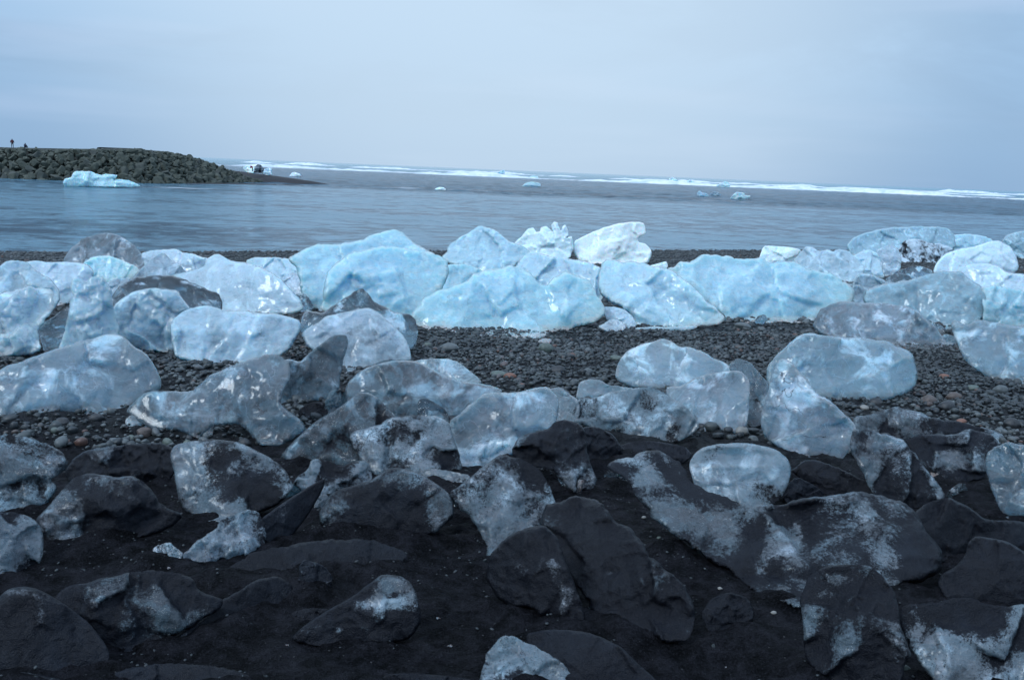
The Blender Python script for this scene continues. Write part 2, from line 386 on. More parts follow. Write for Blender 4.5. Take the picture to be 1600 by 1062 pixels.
ys = np.concatenate([np.linspace(-14, 1.2, 24)[:-1], spaced(1.2, 8.5, 0.022, 1.0), spaced(8.53, 120, 0.05, 1.035)])
xp = spaced(0, 130, 0.03, 1.045, 3.6); xs = np.concatenate([-xp[::-1], xp[1:]])
X, Y = np.meshgrid(xs, ys)
beach = grid_mesh('beach', X, Y, ground_fine(X, Y), M_BEACH); tag(beach, kind='structure')

# ------------------------------------------------------------------ sea
dep = (CAM[2] - WATER) * FPX                      # depth in px below the horizon -> metres
pxs = np.concatenate([np.linspace(260, 60, 130), np.linspace(59, 6, 190), np.geomspace(5.8, 0.22, 70)])
Yw = dep / pxs
ang = np.linspace(-1.15, 1.15, 560)
Xw = ang[None, :] * (Yw[:, None] + 6)
Yw = Yw[:, None] + 0 * Xw
P = np.stack([Xw * 0.25, Yw * 0.6, 0 * Xw], -1)
sx = Xw
chop = smooth(Yw + 6 * fbm(np.stack([Xw * 0.03, Yw * 0.02, 0 * Xw], -1), 3), 165, 195) * (1 - smooth(Yw, 900, 2500))
amp = 0.012 + 0.24 * chop
calm = smooth(fbm(np.stack([Xw * 0.02, Yw * 0.05, 0 * Xw + 3], -1), 3), -0.35, 0.45)
Q1 = np.stack([Xw * 0.28 + 3 * fbm(P * 0.3, 2), Yw * 0.42, 0 * Xw], -1)
swl = fbm(np.stack([Xw * 0.035 + 5, Yw * 0.085, 0 * Xw], -1), 4, 0.65)
Zw = WATER + 0.34 * chop * (0.4 - 1.6 * np.abs(swl)) + amp * fbm(P * 0.8, 4) + 0.02 * fbm(P * 0.12, 2) + (0.02 + 0.05 * calm) * (1 - chop) * (0.35 - np.abs(fbm(Q1, 3))) + 0.05 * smooth(Yw, 80, 140) * (1 - chop) * fbm(Q1 * 0.35, 3)
front = 560 + 50 * fbm(np.stack([Xw * 0.006, 0 * Xw, 0 * Xw], -1), 3)
foam = np.exp(-((Yw - front - 60) / 75) ** 2) * 0.62
foam = np.maximum(foam, 0.52 * np.exp(-((Yw - front - 90) / 120) ** 2) * (0.8 + 0.5 * fbm(np.stack([Xw * 0.012, Yw * 0.01, 0 * Xw], -1), 2)))
b2n = fbm(np.stack([Xw * 0.004, 0 * Xw + 8, Yw * 0.0006], -1), 3)
foam = np.maximum(foam, np.exp(-((Yw - 1250 - 200 * b2n) / 150) ** 2) * smooth(b2n, -0.12, 0.12) * 0.8)
foam = np.maximum(foam, 0.62 * np.exp(-((Yw - 205 - 8 * fbm(P * 0.1, 2)) / 14) ** 2) * smooth(fbm(P * 0.06 + 4, 2), -0.1, 0.5))
# wash at the foot of the breakwater and round the stranded ice
foam = np.maximum(foam, 0.50 * np.exp(-((Yw - 139 - 0.25 * (Xw + 60)) / 6) ** 2) * smooth(Xw, -84, -74) * (1 - smooth(Xw, -52, -40)))
foam = np.maximum(foam, 0.38 * np.exp(-((Yw - 175 - 0.5 * (Xw + 50)) / 9) ** 2) * smooth(Xw, -62, -52) * (1 - smooth(Xw, -30, -10)))
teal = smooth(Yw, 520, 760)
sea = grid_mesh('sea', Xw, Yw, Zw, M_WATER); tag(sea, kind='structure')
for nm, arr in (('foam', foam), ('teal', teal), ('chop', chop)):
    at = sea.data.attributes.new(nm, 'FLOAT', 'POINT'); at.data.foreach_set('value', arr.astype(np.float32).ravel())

def breaker(x0, x1, y0, y1, h, wdt, seed):
    """one long breaking wave: a foaming roller with a ragged crest"""
    n = 260; u = np.linspace(0, 1, n); prof = np.linspace(0, 1, 12)
    U, V = np.meshgrid(u, prof)
    Xc = x0 + (x1 - x0) * U; Yc = y0 + (y1 - y0) * U
    nn = fbm(np.stack([Xc * 0.015, 0 * Xc + seed, 0 * Xc], -1), 4)
    env = np.clip(np.minimum(U, 1 - U) * 9, 0, 1) ** 0.6
    H = h * env * np.clip(0.70 + 2.1 * nn, 0.05, 1.5)
    H = np.maximum(H, 0.02)
    rag = 0.42 * h * env * fbm(np.stack([Xc * 0.16, V * 3, 0 * Xc + seed], -1), 4)
    Z = WATER + np.sin(np.pi * V ** 0.7) * H + rag * np.sin(np.pi * V) - 0.03
    Yv = Yc + (V - 0.3) * wdt + 10 * nn
    o = grid_mesh('breaking_wave', Xc, Yv, Z, M_FOAM)
    return tag(o, kind='structure')
def bw(pa, ya, pb, yb, h, wdt, seed):   # ends given as picture column and metres away
    breaker((pa - 800) / FPX * ya, (pb - 800) / FPX * yb, ya, yb, h, wdt, seed)
bw(360, 660, 720, 640, 1.7, 30, 1); bw(640, 600, 1330, 580, 1.8, 30, 2); bw(1230, 600, 1700, 520, 1.6, 28, 3)
bw(-1200, 640, 330, 660, 1.4, 26, 9); bw(1650, 520, 3200, 560, 1.5, 26, 10)
bw(540, 1150, 760, 1150, 2.0, 40, 4); bw(690, 1050, 900, 1050, 1.8, 40, 5); bw(940, 1000, 1150, 980, 1.9, 40, 6)
bw(1130, 1050, 1420, 980, 1.9, 40, 7); bw(1320, 800, 1560, 760, 1.5, 36, 8); bw(1450, 1150, 1590, 1150, 2.2, 40, 11)
bw(370, 1300, 520, 1300, 2.2, 40, 12)

# ------------------------------------------------------------------ ice blocks
def chaikin(P, it=1, keep=0.0):
    for _ in range(it):
        Q = np.roll(P, -1, 0)
        P = np.stack([0.85 * P + 0.15 * Q, 0.15 * P + 0.85 * Q], 1).reshape(-1, 2)
    return P

def resample(P, step):
    Q = np.vstack([P, P[:1]]); L = np.linalg.norm(np.diff(Q, axis=0), axis=1); s = np.concatenate([[0], np.cumsum(L)])
    n = max(24, int(s[-1] / step)); u = np.linspace(0, s[-1], n, endpoint=False)
    return np.stack([np.interp(u, s, Q[:, 0]), np.interp(u, s, Q[:, 1])], 1)

def inside(px, py, P):
    res = np.zeros(px.shape, bool); n = len(P)
    for i in range(n):
        x1, y1 = P[i]; x2, y2 = P[(i + 1) % n]
        if y1 == y2: continue
        c = ((y1 > py) != (y2 > py)) & (px < (x2 - x1) * (py - y1) / (y2 - y1) + x1)
        res ^= c
    return res

def inflate(P, step):
    x0, y0 = P.min(0) - 2 * step; x1, y1 = P.max(0) + 2 * step
    gx = np.arange(x0, x1 + step, step); gy = np.arange(y0, y1 + step, step)
    GX, GY = np.meshgrid(gx, gy); M = inside(GX, GY, P)
    u = np.zeros(GX.shape)
    w_ = 1.85
    ii, jj = np.indices(M.shape); red = ((ii + jj) & 1 == 0) & M; blk = ((ii + jj) & 1 == 1) & M
    for _ in range(max(90, max(M.shape))):
        for m in (red, blk):
            a = np.zeros_like(u); a[1:-1, 1:-1] = (u[2:, 1:-1] + u[:-2, 1:-1] + u[1:-1, 2:] + u[1:-1, :-2] + 2 * step * step) / 4
            u[m] += w_ * 0.93 * (a[m] - u[m])
    u = np.maximum(u, 0)
    def f(px, py):
        fx = np.clip((px - x0) / step, 0, len(gx) - 1.001); fy = np.clip((py - y0) / step, 0, len(gy) - 1.001)
        i = fx.astype(int); j = fy.astype(int); a = fx - i; b = fy - j
        v = u[j, i] * (1 - a) * (1 - b) + u[j, i + 1] * a * (1 - b) + u[j + 1, i] * (1 - a) * b + u[j + 1, i + 1] * a * b
        return np.sqrt(np.maximum(v, 0) * 2)
    return f, GX, GY, M

PRE = dict(
    blue=dict(frost=0.15, blue=1.0, tone=0.98, clear=0.18, dirt=0.0, crack=0.15, grain=0.12),
    teal=dict(frost=0.25, blue=0.85, tone=0.72, clear=0.35, dirt=0.0, crack=0.2, grain=0.25),
    pale=dict(frost=0.1, blue=0.40, tone=0.95, clear=0.22, dirt=0.0, crack=0.1, grain=0.0),
    white=dict(frost=0.0, blue=0.25, tone=1.12, clear=0.0, dirt=0.0, crack=0.0, grain=0.0),
    glass=dict(frost=0.6, blue=0.35, tone=0.85, clear=1.0, dirt=0.05, crack=0.2, grain=0.15),
    ash=dict(frost=0.35, blue=0.30, tone=0.70, clear=0.68, dirt=0.12, crack=0.7, grain=0.40),
    smoke=dict(frost=0.35, blue=0.10, tone=0.55, clear=0.75, dirt=0.30, crack=0.5, grain=0.55),
    silver=dict(frost=0.45, blue=0.10, tone=0.66, clear=0.68, dirt=0.55, crack=0.4, grain=0.72),
    dark=dict(frost=0.35, blue=0.0, tone=0.46, clear=0.65, dirt=0.80, crack=0.0, grain=0.6),
    sand=dict(frost=0.1, blue=0.0, tone=0.30, clear=0.0, dirt=0.98, crack=0.0, grain=0.7),
)
_count = [0]
CONTACT = []
def ice(name, label, cls, pts, base=None, lean=0.75, thick=0.62, rough=1.0, fac=5, step=None, marks=(), patch=(), water=False,
        group=None, chaik=1, cat=None, grow=1.0, sink=0.0, seed=None, **over):
    _count[0] += 1; sd_ = seed or _count[0]; rg = np.random.default_rng(1000 + sd_)
    P0 = np.array([[float(v) for v in p.split(',')] for p in pts.split()])
    size = np.ptp(P0, axis=0); area = size[0] * size[1]
    step = step or float(np.clip(math.sqrt(area) / 46, 0.6, 3.4))
    P = resample(chaikin(P0, chaik), step)
    # ragged outline
    nrm = np.roll(P, -1, 0) - np.roll(P, 1, 0); nrm = np.stack([nrm[:, 1], -nrm[:, 0]], 1) / (np.linalg.norm(nrm, axis=1)[:, None] + 1e-6)
    q = np.stack([P[:, 0], P[:, 1], 0 * P[:, 0]], -1)
    sgn = np.sign(np.sum(P[:, 0] * np.roll(P[:, 1], -1) - np.roll(P[:, 0], -1) * P[:, 1]))
    P = P + nrm * sgn * (grow + (1.2 if cls in ('blue', 'pale', 'teal', 'glass') and area > 3000 and not water else 1.0 if cls in ('ash', 'smoke', 'silver', 'dark') and area > 2500 else 0))
    amp = (0.021 if cls in ('blue', 'teal', 'glass', 'silver') else 0.015) * math.sqrt(area) * rough
    P = P + nrm * (amp * fbm(q / (0.14 * math.sqrt(area)) + sd_, 5, 0.62))[:, None]
    f, GX, GY, M = inflate(P, step)
    # resting line on the ground
    if base is None:
        cols = np.linspace(P0[:, 0].min() + 0.12 * size[0], P0[:, 0].max() - 0.12 * size[0], 25)
        yb = []
        for c in cols:
            k = np.argmin(np.abs(GX[0] - c)); r_ = np.where(M[:, k])[0]
            yb.append(GY[r_[-1], 0] if len(r_) else np.nan)
        yb = np.array(yb); ok = ~np.isnan(yb); cols, yb = cols[ok], yb[ok]
        a, b = np.polyfit(cols, yb, 1); a = float(np.clip(a, -0.42, 0.42)); xm = cols.mean()
        b = np.quantile(yb - a * cols, 0.72)
        base = ((xm - 0.5 * size[0], a * (xm - 0.5 * size[0]) + b), (xm + 0.5 * size[0], a * (xm + 0.5 * size[0]) + b))
    base = [(p[0], p[1] + sink) for p in base]
    g1, g2 = at_ground(*base[0], water), at_ground(*base[1], water)
    mid = (g1 + g2) / 2
    if not water:                       # stay on the beach, and do not let the resting line run away in depth
        gm_ = at_ground((base[0][0] + base[1][0]) / 2, (base[0][1] + base[1][1]) / 2); mid = gm_
    wm = size[0] * mid[1] / FPX
    dd = np.clip((g2 - g1)[1] / max(abs((g2 - g1)[0]), 1e-6), -1.1, 1.1) if mid[1] < 7 else np.clip((g2 - g1)[1] / max(abs((g2 - g1)[0]), 1e-6), -0.35, 0.35)
    hv_ = np.array([wm / 2, wm / 2 * dd, 0]); g1, g2 = mid - hv_, mid + hv_
    if not water:
        g1[2], g2[2] = float(ground(g1[0], g1[1])), float(ground(g2[0], g2[1]))
    away = np.array([mid[0], mid[1], 0]); away /= np.linalg.norm(away)
    up = np.array([0, 0, 1.0]) + lean * away
    N = np.cross(g2 - g1, up); N /= np.linalg.norm(N)
    def tplane(x, y):
        d = rays(x, y); dn = d @ N
        return ((g1 - CAM) @ N) / np.where(np.abs(dn) < 1e-4, 1e-4, dn)
    dist = mid[1] * math.cos(PITCH); mpp = dist / FPX * 1.03
    # triangulate
    gm = M.copy()
    jx = rg.uniform(-0.28, 0.28, GX.shape) * step; jy = rg.uniform(-0.28, 0.28, GX.shape) * step
    IX, IY = (GX + jx)[gm], (GY + jy)[gm]; hv = f(IX, IY); kp = hv > 0.0
    # keep clear of the outline
    pp = np.stack([IX, IY], 1)[kp]
    dmin = np.full(len(pp), 1e9)
    for s0 in range(0, len(P), 64): dmin = np.minimum(dmin, np.min(np.hypot(pp[:, None, 0] - P[None, s0:s0 + 64, 0], pp[:, None, 1] - P[None, s0:s0 + 64, 1]), 1))
    pp = pp[dmin > 0.62 * step]
    ins = inside(pp[:, 0], pp[:, 1], P); pp = pp[ins]
    nb = len(P)
    allp = np.vstack([P, pp])
    vo, _, fo, ov, _, _ = delaunay_2d_cdt([Vector((a, b)) for a, b in allp], [], [list(range(nb))], 1, 1e-5)
    V2 = np.array([[v.x, v.y] for v in vo]); F = np.array([list(t_) for t_ in fo if len(t_) == 3], int)
    isb = np.array([any(i < nb for i in o_) for o_ in ov])
    x, y = V2[:, 0], V2[:, 1]
    t0 = tplane(x, y)
    if water: tg = np.full(len(x), 1e9)
    else: tg = ray_ground(x, y)
    t0 = np.minimum(t0, tg * 0.998)
    h = f(x, y); h[isb] = 0
    hmax = h.max() + 1e-6
    # facets: cut the swell with a few tilted planes
    c0 = V2[~isb].mean(0) if (~isb).any() else V2.mean(0)
    un, vn = (x - c0[0]) / size[0] * 2, (y - c0[1]) / size[1] * 2
    hf = h / hmax
    hf = hf ** 0.62
    for k in range(fac + 2):
        th = rg.uniform(0, 2 * math.pi); sl = rg.uniform(0.45, 1.5); c = rg.uniform(0.42, 0.90)
        pl = c + sl * 0.5 * (un * math.cos(th) + vn * math.sin(th))
        pl = np.maximum(pl, 0.06)
        e = 0.018; dlt = hf - pl                       # smooth minimum
        hf = 0.5 * (hf + pl - np.sqrt(dlt * dlt + e * e))
    # broken planes: two sizes of flakes
    asp = size / math.sqrt(area)
    uu = np.stack([un * asp[0], vn * asp[1]], 1); q3 = np.stack([uu[:, 0], uu[:, 1], 0 * un + sd_ * 1.9], 1)
    uw = uu + 0.10 * np.stack([fbm(q3 * 2.2, 3), fbm(q3 * 2.2 + 40, 3)], 1)
    flake = 0
    for ns, am, bt in ((9, 0.26, 90.0), (42, 0.10, 600.0)):
        st = rg.uniform(-1.1, 1.1, (ns, 2)) * asp; gr_ = rg.normal(0, 1.0, (ns, 2)); of = rg.normal(0, .25, ns)
        dx = uw[:, None, :] - st[None]; d2 = (dx ** 2).sum(-1)
        ww = np.exp(-bt * (d2 - d2.min(1, keepdims=True))); ww /= ww.sum(1, keepdims=True)
        flake = flake + am * ((of[None] + (dx * gr_[None]).sum(-1)).clip(-.8, .8) * ww).sum(1)
    st = rg.uniform(-1.1, 1.1, (70, 2)) * asp; d1 = np.sqrt((((uw[:, None, :] - st[None]) ** 2).sum(-1)).min(1))
    flake = flake + 0.30 * d1 ** 1.5
    edge = smooth(h / hmax, 0.0, 0.28)
    hf = np.maximum(hf, 0) ; hf[isb] = 0
    Hm = hmax * mpp * thick * (1.0 if cls in ('sand', 'dark') else 0.85)
    pw = (CAM + rays(x, y) * t0[:, None]) / (math.sqrt(area) * mpp)
    pw = pw + sd_ * 3.7
    nz = 0.55 * fbm(pw * 2.2, 2) + 0.30 * np.abs(fbm(pw * 4.5 + 3, 2)) - 0.12 + 0.17 * fbm(pw * 11, 3, 0.6)
    sc = np.abs(perlin(pw * 7.5 + 31)); nz = nz + 0.10 * sc
    crest = 0.5 - np.abs(perlin(pw * 1.7 + 8.1)) * 2.2
    rel = nz * 0.36 + flake * 1.30 + 0.20 * crest
    front = hf * Hm + edge * rough * rel * Hm
    for (mx, my, rx, ry, am) in marks:
        front = front - am * Hm * np.exp(-((x - mx) / rx) ** 2 - ((y - my) / ry) ** 2) * (h > 0)
    front = np.maximum(front, 0.015 * Hm * (~isb))
    tf = np.minimum(t0 - front, tg * 0.999)
    tb = t0 + (h / hmax) * Hm * (0.85 + 0.15 * fbm(pw * 1.5 + 50, 2)) + 1e-4 * (~isb) * dist
    D = rays(x, y)
    Vf = CAM + D * tf[:, None]; Vb = CAM + D * tb[:, None]
    idx = np.arange(len(x)); bi = idx.copy(); inner = ~isb; bi[inner] = len(x) + np.arange(inner.sum())
    verts = np.vstack([Vf, Vb[inner]])
    a2 = V2[F]; cr_ = (a2[:, 1, 0] - a2[:, 0, 0]) * (a2[:, 2, 1] - a2[:, 0, 1]) - (a2[:, 1, 1] - a2[:, 0, 1]) * (a2[:, 2, 0] - a2[:, 0, 0])
    F[cr_ > 0] = F[cr_ > 0][:, ::-1]
    Fb = bi[F][:, ::-1]
    o = new_mesh(name, verts, np.vstack([F, Fb]), M_ICE, True, loc=mid)
    relf = (rel - rel.mean()) / (rel.std() + 1e-6); thn = 1 - smooth(h / hmax, 0.05, 0.42)
    ptc = 0 * x
    for (mx, my, rx, ry, am) in patch:
        ptc = ptc + am * np.exp(-(((x - mx) / rx) ** 2 + ((y - my) / ry) ** 2) ** 1.3)
    bot = isb & (y > P[:, 1].min() + 0.45 * size[1])
    if mid[1] < 9 and not water: CONTACT.append(Vf[bot][:, :2])
    for nm_, ar_ in (('relief', relf), ('thin', thn), ('patch', ptc)):
        full = np.concatenate([ar_, ar_[inner]]).astype(np.float32)
        at_ = o.data.attributes.new(nm_, 'FLOAT', 'POINT'); at_.data.foreach_set('value', full)
    pr = dict(PRE[cls]); pr.update(over)
    if cls in ('smoke', 'silver', 'dark', 'sand'): pr['tone'] *= dict(smoke=.56, silver=.90, dark=.58, sand=.55)[cls]
    if not water: pr['tone'] *= dict(pale=.93, blue=.98).get(cls, 1.0)
    if cls in ('sand', 'dark'): pr['grain'] = min(1, pr['grain'] + .1)
    if cls == 'ash': pr['tone'] *= 1.06
    for k_, v_ in pr.items(): o[k_] = float(v_)
    o['seed'] = float((sd_ * 1.37) % 9.0)
    tag(o, label, cat or ('floating ice' if water else 'ice block'), group)
    return o

# the blocks, from the far side of the beach to the near side -----------------------------------------
B, C_ = 'ice_block', 'ice_chunk'
# far left of the bright row
ice(B, 'clear ribbed glassy dome of ice standing tallest near the waterline', 'glass', '99,410 110,390 130,375 150,367.5 175,366 190,372 205,382 220,397 228,410 222,425 180,430 130,425', dirt=0.25, tone=0.5, blue=0.1, clear=0.6, grain=0.4)
ice(B, 'vivid turquoise slab lying under the clear ribbed dome', 'blue', '130,412 145,403 170,401 190,408 212,418 218,425 200,436 172,443 150,436 135,425', tone=1.05, sink=4)
ice(B, 'rounded milky hump at the frame edge behind the crested clear ice', 'pale', '-40,420 0,417 12,409 41,410 55,425 75,435 90,452 92,465 85,480 60,500 20,505 -40,505', tone=0.82, blue=0.6, clear=0.3)
ice(B, 'smooth pale lilac block between the milky hump and the pillar', 'pale', '38,412 55,409 75,412 105,411 135,414 145,424 141,442 132,455 115,470 85,477 60,470 45,440', fac=2, rough=.5)
ice(C_, 'small cloudy lump in the gap under the turquoise slab', 'pale', '160,445 182,436 205,436 215,445 205,466 170,472 158,462', tone=.75)
ice(B, 'clear ice with a bright crinkled crest beside the frame edge', 'glass', '-30,470 0,462 22,453 45,449 65,451 80,455 84,470 83,482 68,498 60,515 58,530 62,545 45,553 0,555 -30,555', tone=1.0, blue=.4, clear=.45, rough=1.6)
ice(B, 'small rounded blue-grey stub in front of the crested clear ice', 'pale', '-35,500 -10,490 8,490 22,494 28,505 28,520 25,540 15,555 -35,556', tone=.7, blue=.6, clear=.3, fac=2)
ice(C_, 'thin upright shards with a dark crack beside the pillar', 'glass', '60,512 80,500 95,488 108,482 112,510 104,535 92,545 70,548 66,530', tone=.8, rough=1.8)
ice(B, 'tall narrow ice pillar with a bright knobbly head', 'pale', '113,438 125,437 136,443 142,436 157,433 165,440 172,452 173,470 176,490 184,515 182,548 150,556 120,558 93,552 100,525 110,490 113,470 117,460 112,450', lean=.35, thick=.8, tone=.9, blue=.55, clear=.4, rough=1.5)
ice(B, 'clear domed ice with a grey crust arching over the fluted block', 'glass', '172,470 185,452 207,437 237,433 265,432 283,436 300,444 325,454 340,460 346,472 345,485 330,495 250,500 200,500 178,490', tone=.6, blue=.2, dirt=.25, grain=.5)
ice(B, 'fluted pale block with a flat glittering top edge', 'pale', '196,465 215,455 240,452 260,453 277,456 285,470 297,485 292,505 278,525 274,545 265,549 235,546 215,545 195,537 178,525 172,495 180,478', lean=.35, tone=.85, blue=.55, clear=.35, rough=1.3)
ice(B, 'grey-crested translucent ridge leaning behind the clear domed ice', 'glass', '203,440 225,418 240,405 255,396 265,408 280,414 290,428 283,442 240,446', tone=.7, clear=.5, grain=.4, dirt=.15)
ice(B, 'low pale ice ledge behind the grey-crested ridge', 'pale', '221,398 238,393 275,391 287,397 300,398 315,404 330,406 322,430 290,442 255,438 230,418')
ice(B, 'large smooth milky block with a soft rounded shoulder', 'pale', '268,432 300,425 320,418 325,405 340,398 352,405 362,410 390,413 420,425 440,440 455,455 468,470 473,482 460,487 440,489 400,491 370,488 345,487 320,472 290,455', fac=2, rough=.5, tone=.93, blue=.45, thick=.5)
ice(B, 'pale sky-blue slab rising behind the smooth milky block', 'pale', '385,408 400,404 425,404 452,406 470,420 474,440 470,466 445,460 420,440 395,422', blue=.6)
ice(C_, 'small faint lilac wedge against the huge blue mound', 'pale', '437,437 455,428 468,427 472,440 474,466 455,468 445,455', blue=.15, tone=.85, fac=2)
ice(C_, 'small greyish foot of clear ice at the corner of the milky block', 'glass', '462,460 475,459 482,466 490,480 482,488 455,488', tone=.8)
# middle of the bright row
ice(B, 'huge sky-blue ice ridge with the highest peak of the row', 'blue', '452,406 460,399 482,390 495,382 515,384 550,381 570,377 580,370 600,365 618,360 630,366 650,382 665,392 677,399 682,430 600,486 505,489 490,480 475,462 470,440 467,420', thick=.5, rough=1.2, tone=.95)
ice(B, 'huge domed light-blue ice mass in front of the peaked ridge', 'blue', '503,487 508,450 515,425 530,408 548,397 575,390 600,388 625,388 650,392 668,396 690,402 700,412 698,430 690,452 668,475 655,495 640,502 600,500 560,496', thick=.55, rough=1.1)
ice(B, 'blue block with a dirty top edge wedged between the two huge masses', 'blue', '672,462 690,430 700,415 725,414 750,422 757,428 750,450 720,472 685,478', tone=.85)
ice(B, 'upright sea-green block with a bluff rounded head near the water', 'teal', '700,395 703,385 720,372 735,365 748,355 768,359 783,368 793,378 803,381 818,387 828,395 812,407 800,419 780,427 755,427 725,418 695,407 692,401', tone=.9, clear=.25)
ice(B, 'white jagged ice crowned with thin clear spires', 'white', '804,380 815,370 825,359 833,356 838,363 844,362 845,356 853,354 860,359 864,362 862,352 866,347 871,348 873,355 875,361 878,360 879,354 883,352 887,359 887,368 885,372 893,370 895,385 891,400 886,408 860,412 830,406 812,392', chaik=0, lean=.4, rough=.9, tone=1.05)
ice(B, 'brightest white ice block with a notched upper end, balanced on the shingle', 'white', '897,382 900,376 912,370 930,362 945,356 960,351 980,348 998,347 1006,350 1009,364 995,371 997,379 1008,381 1017,392 1017,400 1012,411 1000,413 975,412 950,412 925,412 905,408 898,396', lean=.45, thick=.7, rough=.8, tone=1.25, blue=.35)
ice(B, 'pale ribbed ice bank behind the largest front blue block', 'pale', '800,425 812,410 820,400 830,395 862,403 900,407 920,412 942,422 948,442 938,470 915,470 870,468 830,455 812,440', blue=.7, rough=1.4, clear=.2)
ice(B, 'largest front blue block, broad and double-humped on the pebbles', 'blue', '650,510 648,490 657,475 670,462 695,452 727,442 740,428 767,422 790,420 802,416 815,422 833,433 845,447 855,447 865,433 882,426 900,432 918,440 928,455 938,472 942,490 935,500 912,505 892,512 852,520 832,526 800,526 760,525 725,520 695,514 665,512', thick=.5, rough=1.2, marks=((848, 470, 14, 34, .35), (928, 470, 7, 26, .12)), base=((650, 512), (942, 516)), crack=.4)
ice(B, 'sky-blue block sloping down to a thin tail on the gravel', 'blue', '940,415 947,406 960,409 970,413 990,410 1010,413 1020,418 1040,421 1055,428 1070,440 1088,455 1100,468 1115,482 1130,495 1128,503 1100,508 1050,512 995,511 985,490 970,478 955,470 940,460 935,440', rough=1.3, tone=.93, blue=.8, crack=.5, grain=.25, thick=.5)
ice(C_, 'small bright white chip resting behind the sloping blue block', 'white', '1013,418 1015,416 1030,412 1041,409 1043,416 1037,424 1022,425')
ice(C_, 'flat pale slab leaning against the sloping blue block', 'pale', '940,480 960,480 975,484 986,493 994,505 991,514 975,516 950,502', tone=.85)
ice(C_, 'small grey-white lump at the foot of the flat pale slab', 'pale', '935,510 943,507 955,499 966,500 978,511 972,517 950,518', tone=.72, blue=.2)
ice(C_, 'thin flat sheet of ice melting on gravel under the sloping block', 'pale', '990,513 1025,511 1040,512 1075,510 1090,510 1082,514 1050,518 1010,518', tone=.85)
ice(C_, 'tiny glinting ice chip alone on the pebbles', 'white', '841,533 850,529 862,531 857,537 846,537', clear=.5)
ice(C_, 'thin pale flake just under the front blue block', 'pale', '828,524 845,521 854,522 845,529 832,530', clear=.4)
# right of the bright row
ice(B, 'very wide blue ice bank with a crusty speckled crest', 'blue', '1042,420 1062,412 1080,410 1100,401 1132,400 1150,405 1168,407 1190,403 1200,411 1225,412 1240,412 1250,417 1282,425 1305,432 1325,445 1335,457 1332,472 1305,476 1285,484 1280,495 1270,501 1200,502 1135,501 1125,490 1100,470 1080,450 1055,430', thick=.5, rough=1.5, grain=.3, tone=.93, base=((1060, 497), (1300, 499)))
ice(B, 'white flat-topped block behind the wide blue bank', 'white', '1186,404 1194,385 1205,385 1237,387 1252,391 1252,402 1240,414 1200,416')
ice(B, 'translucent ridge with a dark dirty peak', 'pale', '1241,410 1250,400 1260,386 1270,388 1277,394 1292,392 1300,394 1315,391 1327,396 1335,402 1350,420 1345,440 1325,449 1300,437 1270,427', blue=.6, rough=1.5, dirt=.15, grain=.35, clear=.3)
ice(B, 'smooth pale blue mound beside the dark-peaked ridge', 'pale', '1313,415 1330,401 1350,392 1362,391 1373,398 1376,415 1382,434 1370,434 1345,434 1330,434 1318,426', fac=2, blue=.65)
ice(B, 'upright clear block in front of the turquoise arch', 'glass', '1368,393 1382,386 1390,382 1402,388 1408,402 1406,422 1385,435 1375,418', tone=.85, clear=.4)
ice(B, 'long turquoise arch of ice nearest the water', 'teal', '1325,385 1333,374 1355,365 1375,360 1400,357 1432,356 1465,356 1480,359 1490,368 1492,388 1450,397 1405,397 1380,400 1345,397 1330,397', blue=.9, tone=.85)
ice(B, 'white block with brown dirt streaks down its underside', 'white', '1404,391 1412,378 1425,374 1438,375 1452,381 1468,381 1482,386 1490,390 1475,400 1465,411 1445,408 1428,410 1407,410', dirt=.45, thick=.7, tone=1.0)
ice(B, 'flat turquoise block peeking over the big white boulder', 'teal', '1486,370 1490,368 1512,366 1535,369 1550,375 1554,388 1530,398 1500,396 1490,390', tone=1.0, clear=.1)
ice(B, 'big rounded white ice boulder with a faint dirt line', 'white', '1458,425 1463,412 1475,398 1500,389 1522,386 1550,377 1562,377 1580,387 1588,402 1592,420 1580,432 1540,434 1500,434 1470,434', fac=2, rough=.6, tone=1.0, blue=.35)
ice(B, 'sea-green block cut off by the frame edge near the water', 'teal', '1567,377 1575,368 1600,362 1635,362 1640,400 1600,404 1585,397 1572,387')
ice(B, 'low smooth white mound in front of the big white boulder', 'pale', '1495,422 1515,415 1538,412 1560,417 1572,428 1600,430 1640,435 1640,472 1560,474 1530,460 1505,444', fac=2, rough=.6, tone=1.05)
ice(C_, 'small clear slab lying across the gravel gap', 'glass', '1403,424 1425,417 1440,417 1458,424 1445,438 1425,440 1408,436', tone=.8)
ice(C_, 'small brown-edged chunk under the upright clear block', 'smoke', '1384,436 1400,427 1418,430 1428,438 1418,449 1388,450', blue=.5, tone=.7)
ice(B, 'pale faceted block squeezed beside the slate-blue boulder', 'pale', '1332,445 1342,428 1360,429 1385,440 1385,452 1370,472 1350,480 1335,475', blue=.5, tone=.8, clear=.35)
ice(B, 'large slate-blue boulder with a grainy rounded back and glassy foot', 'teal', '1357,452 1380,445 1415,440 1437,435 1462,427 1487,425 1502,426 1510,435 1527,445 1540,460 1543,480 1537,495 1528,503 1512,510 1480,514 1475,521 1462,515 1445,503 1412,492 1375,486 1358,480 1350,468', tone=.58, rough=1.1, grain=.45, thick=.55, base=((1357, 500), (1543, 514)))
ice(B, 'pale bank of ice behind the pointed boulder at the frame edge', 'blue', '1535,450 1555,447 1575,452 1600,457 1640,462 1640,507 1600,510 1560,513 1538,505 1538,480 1536,460', tone=.85, rough=1.4)
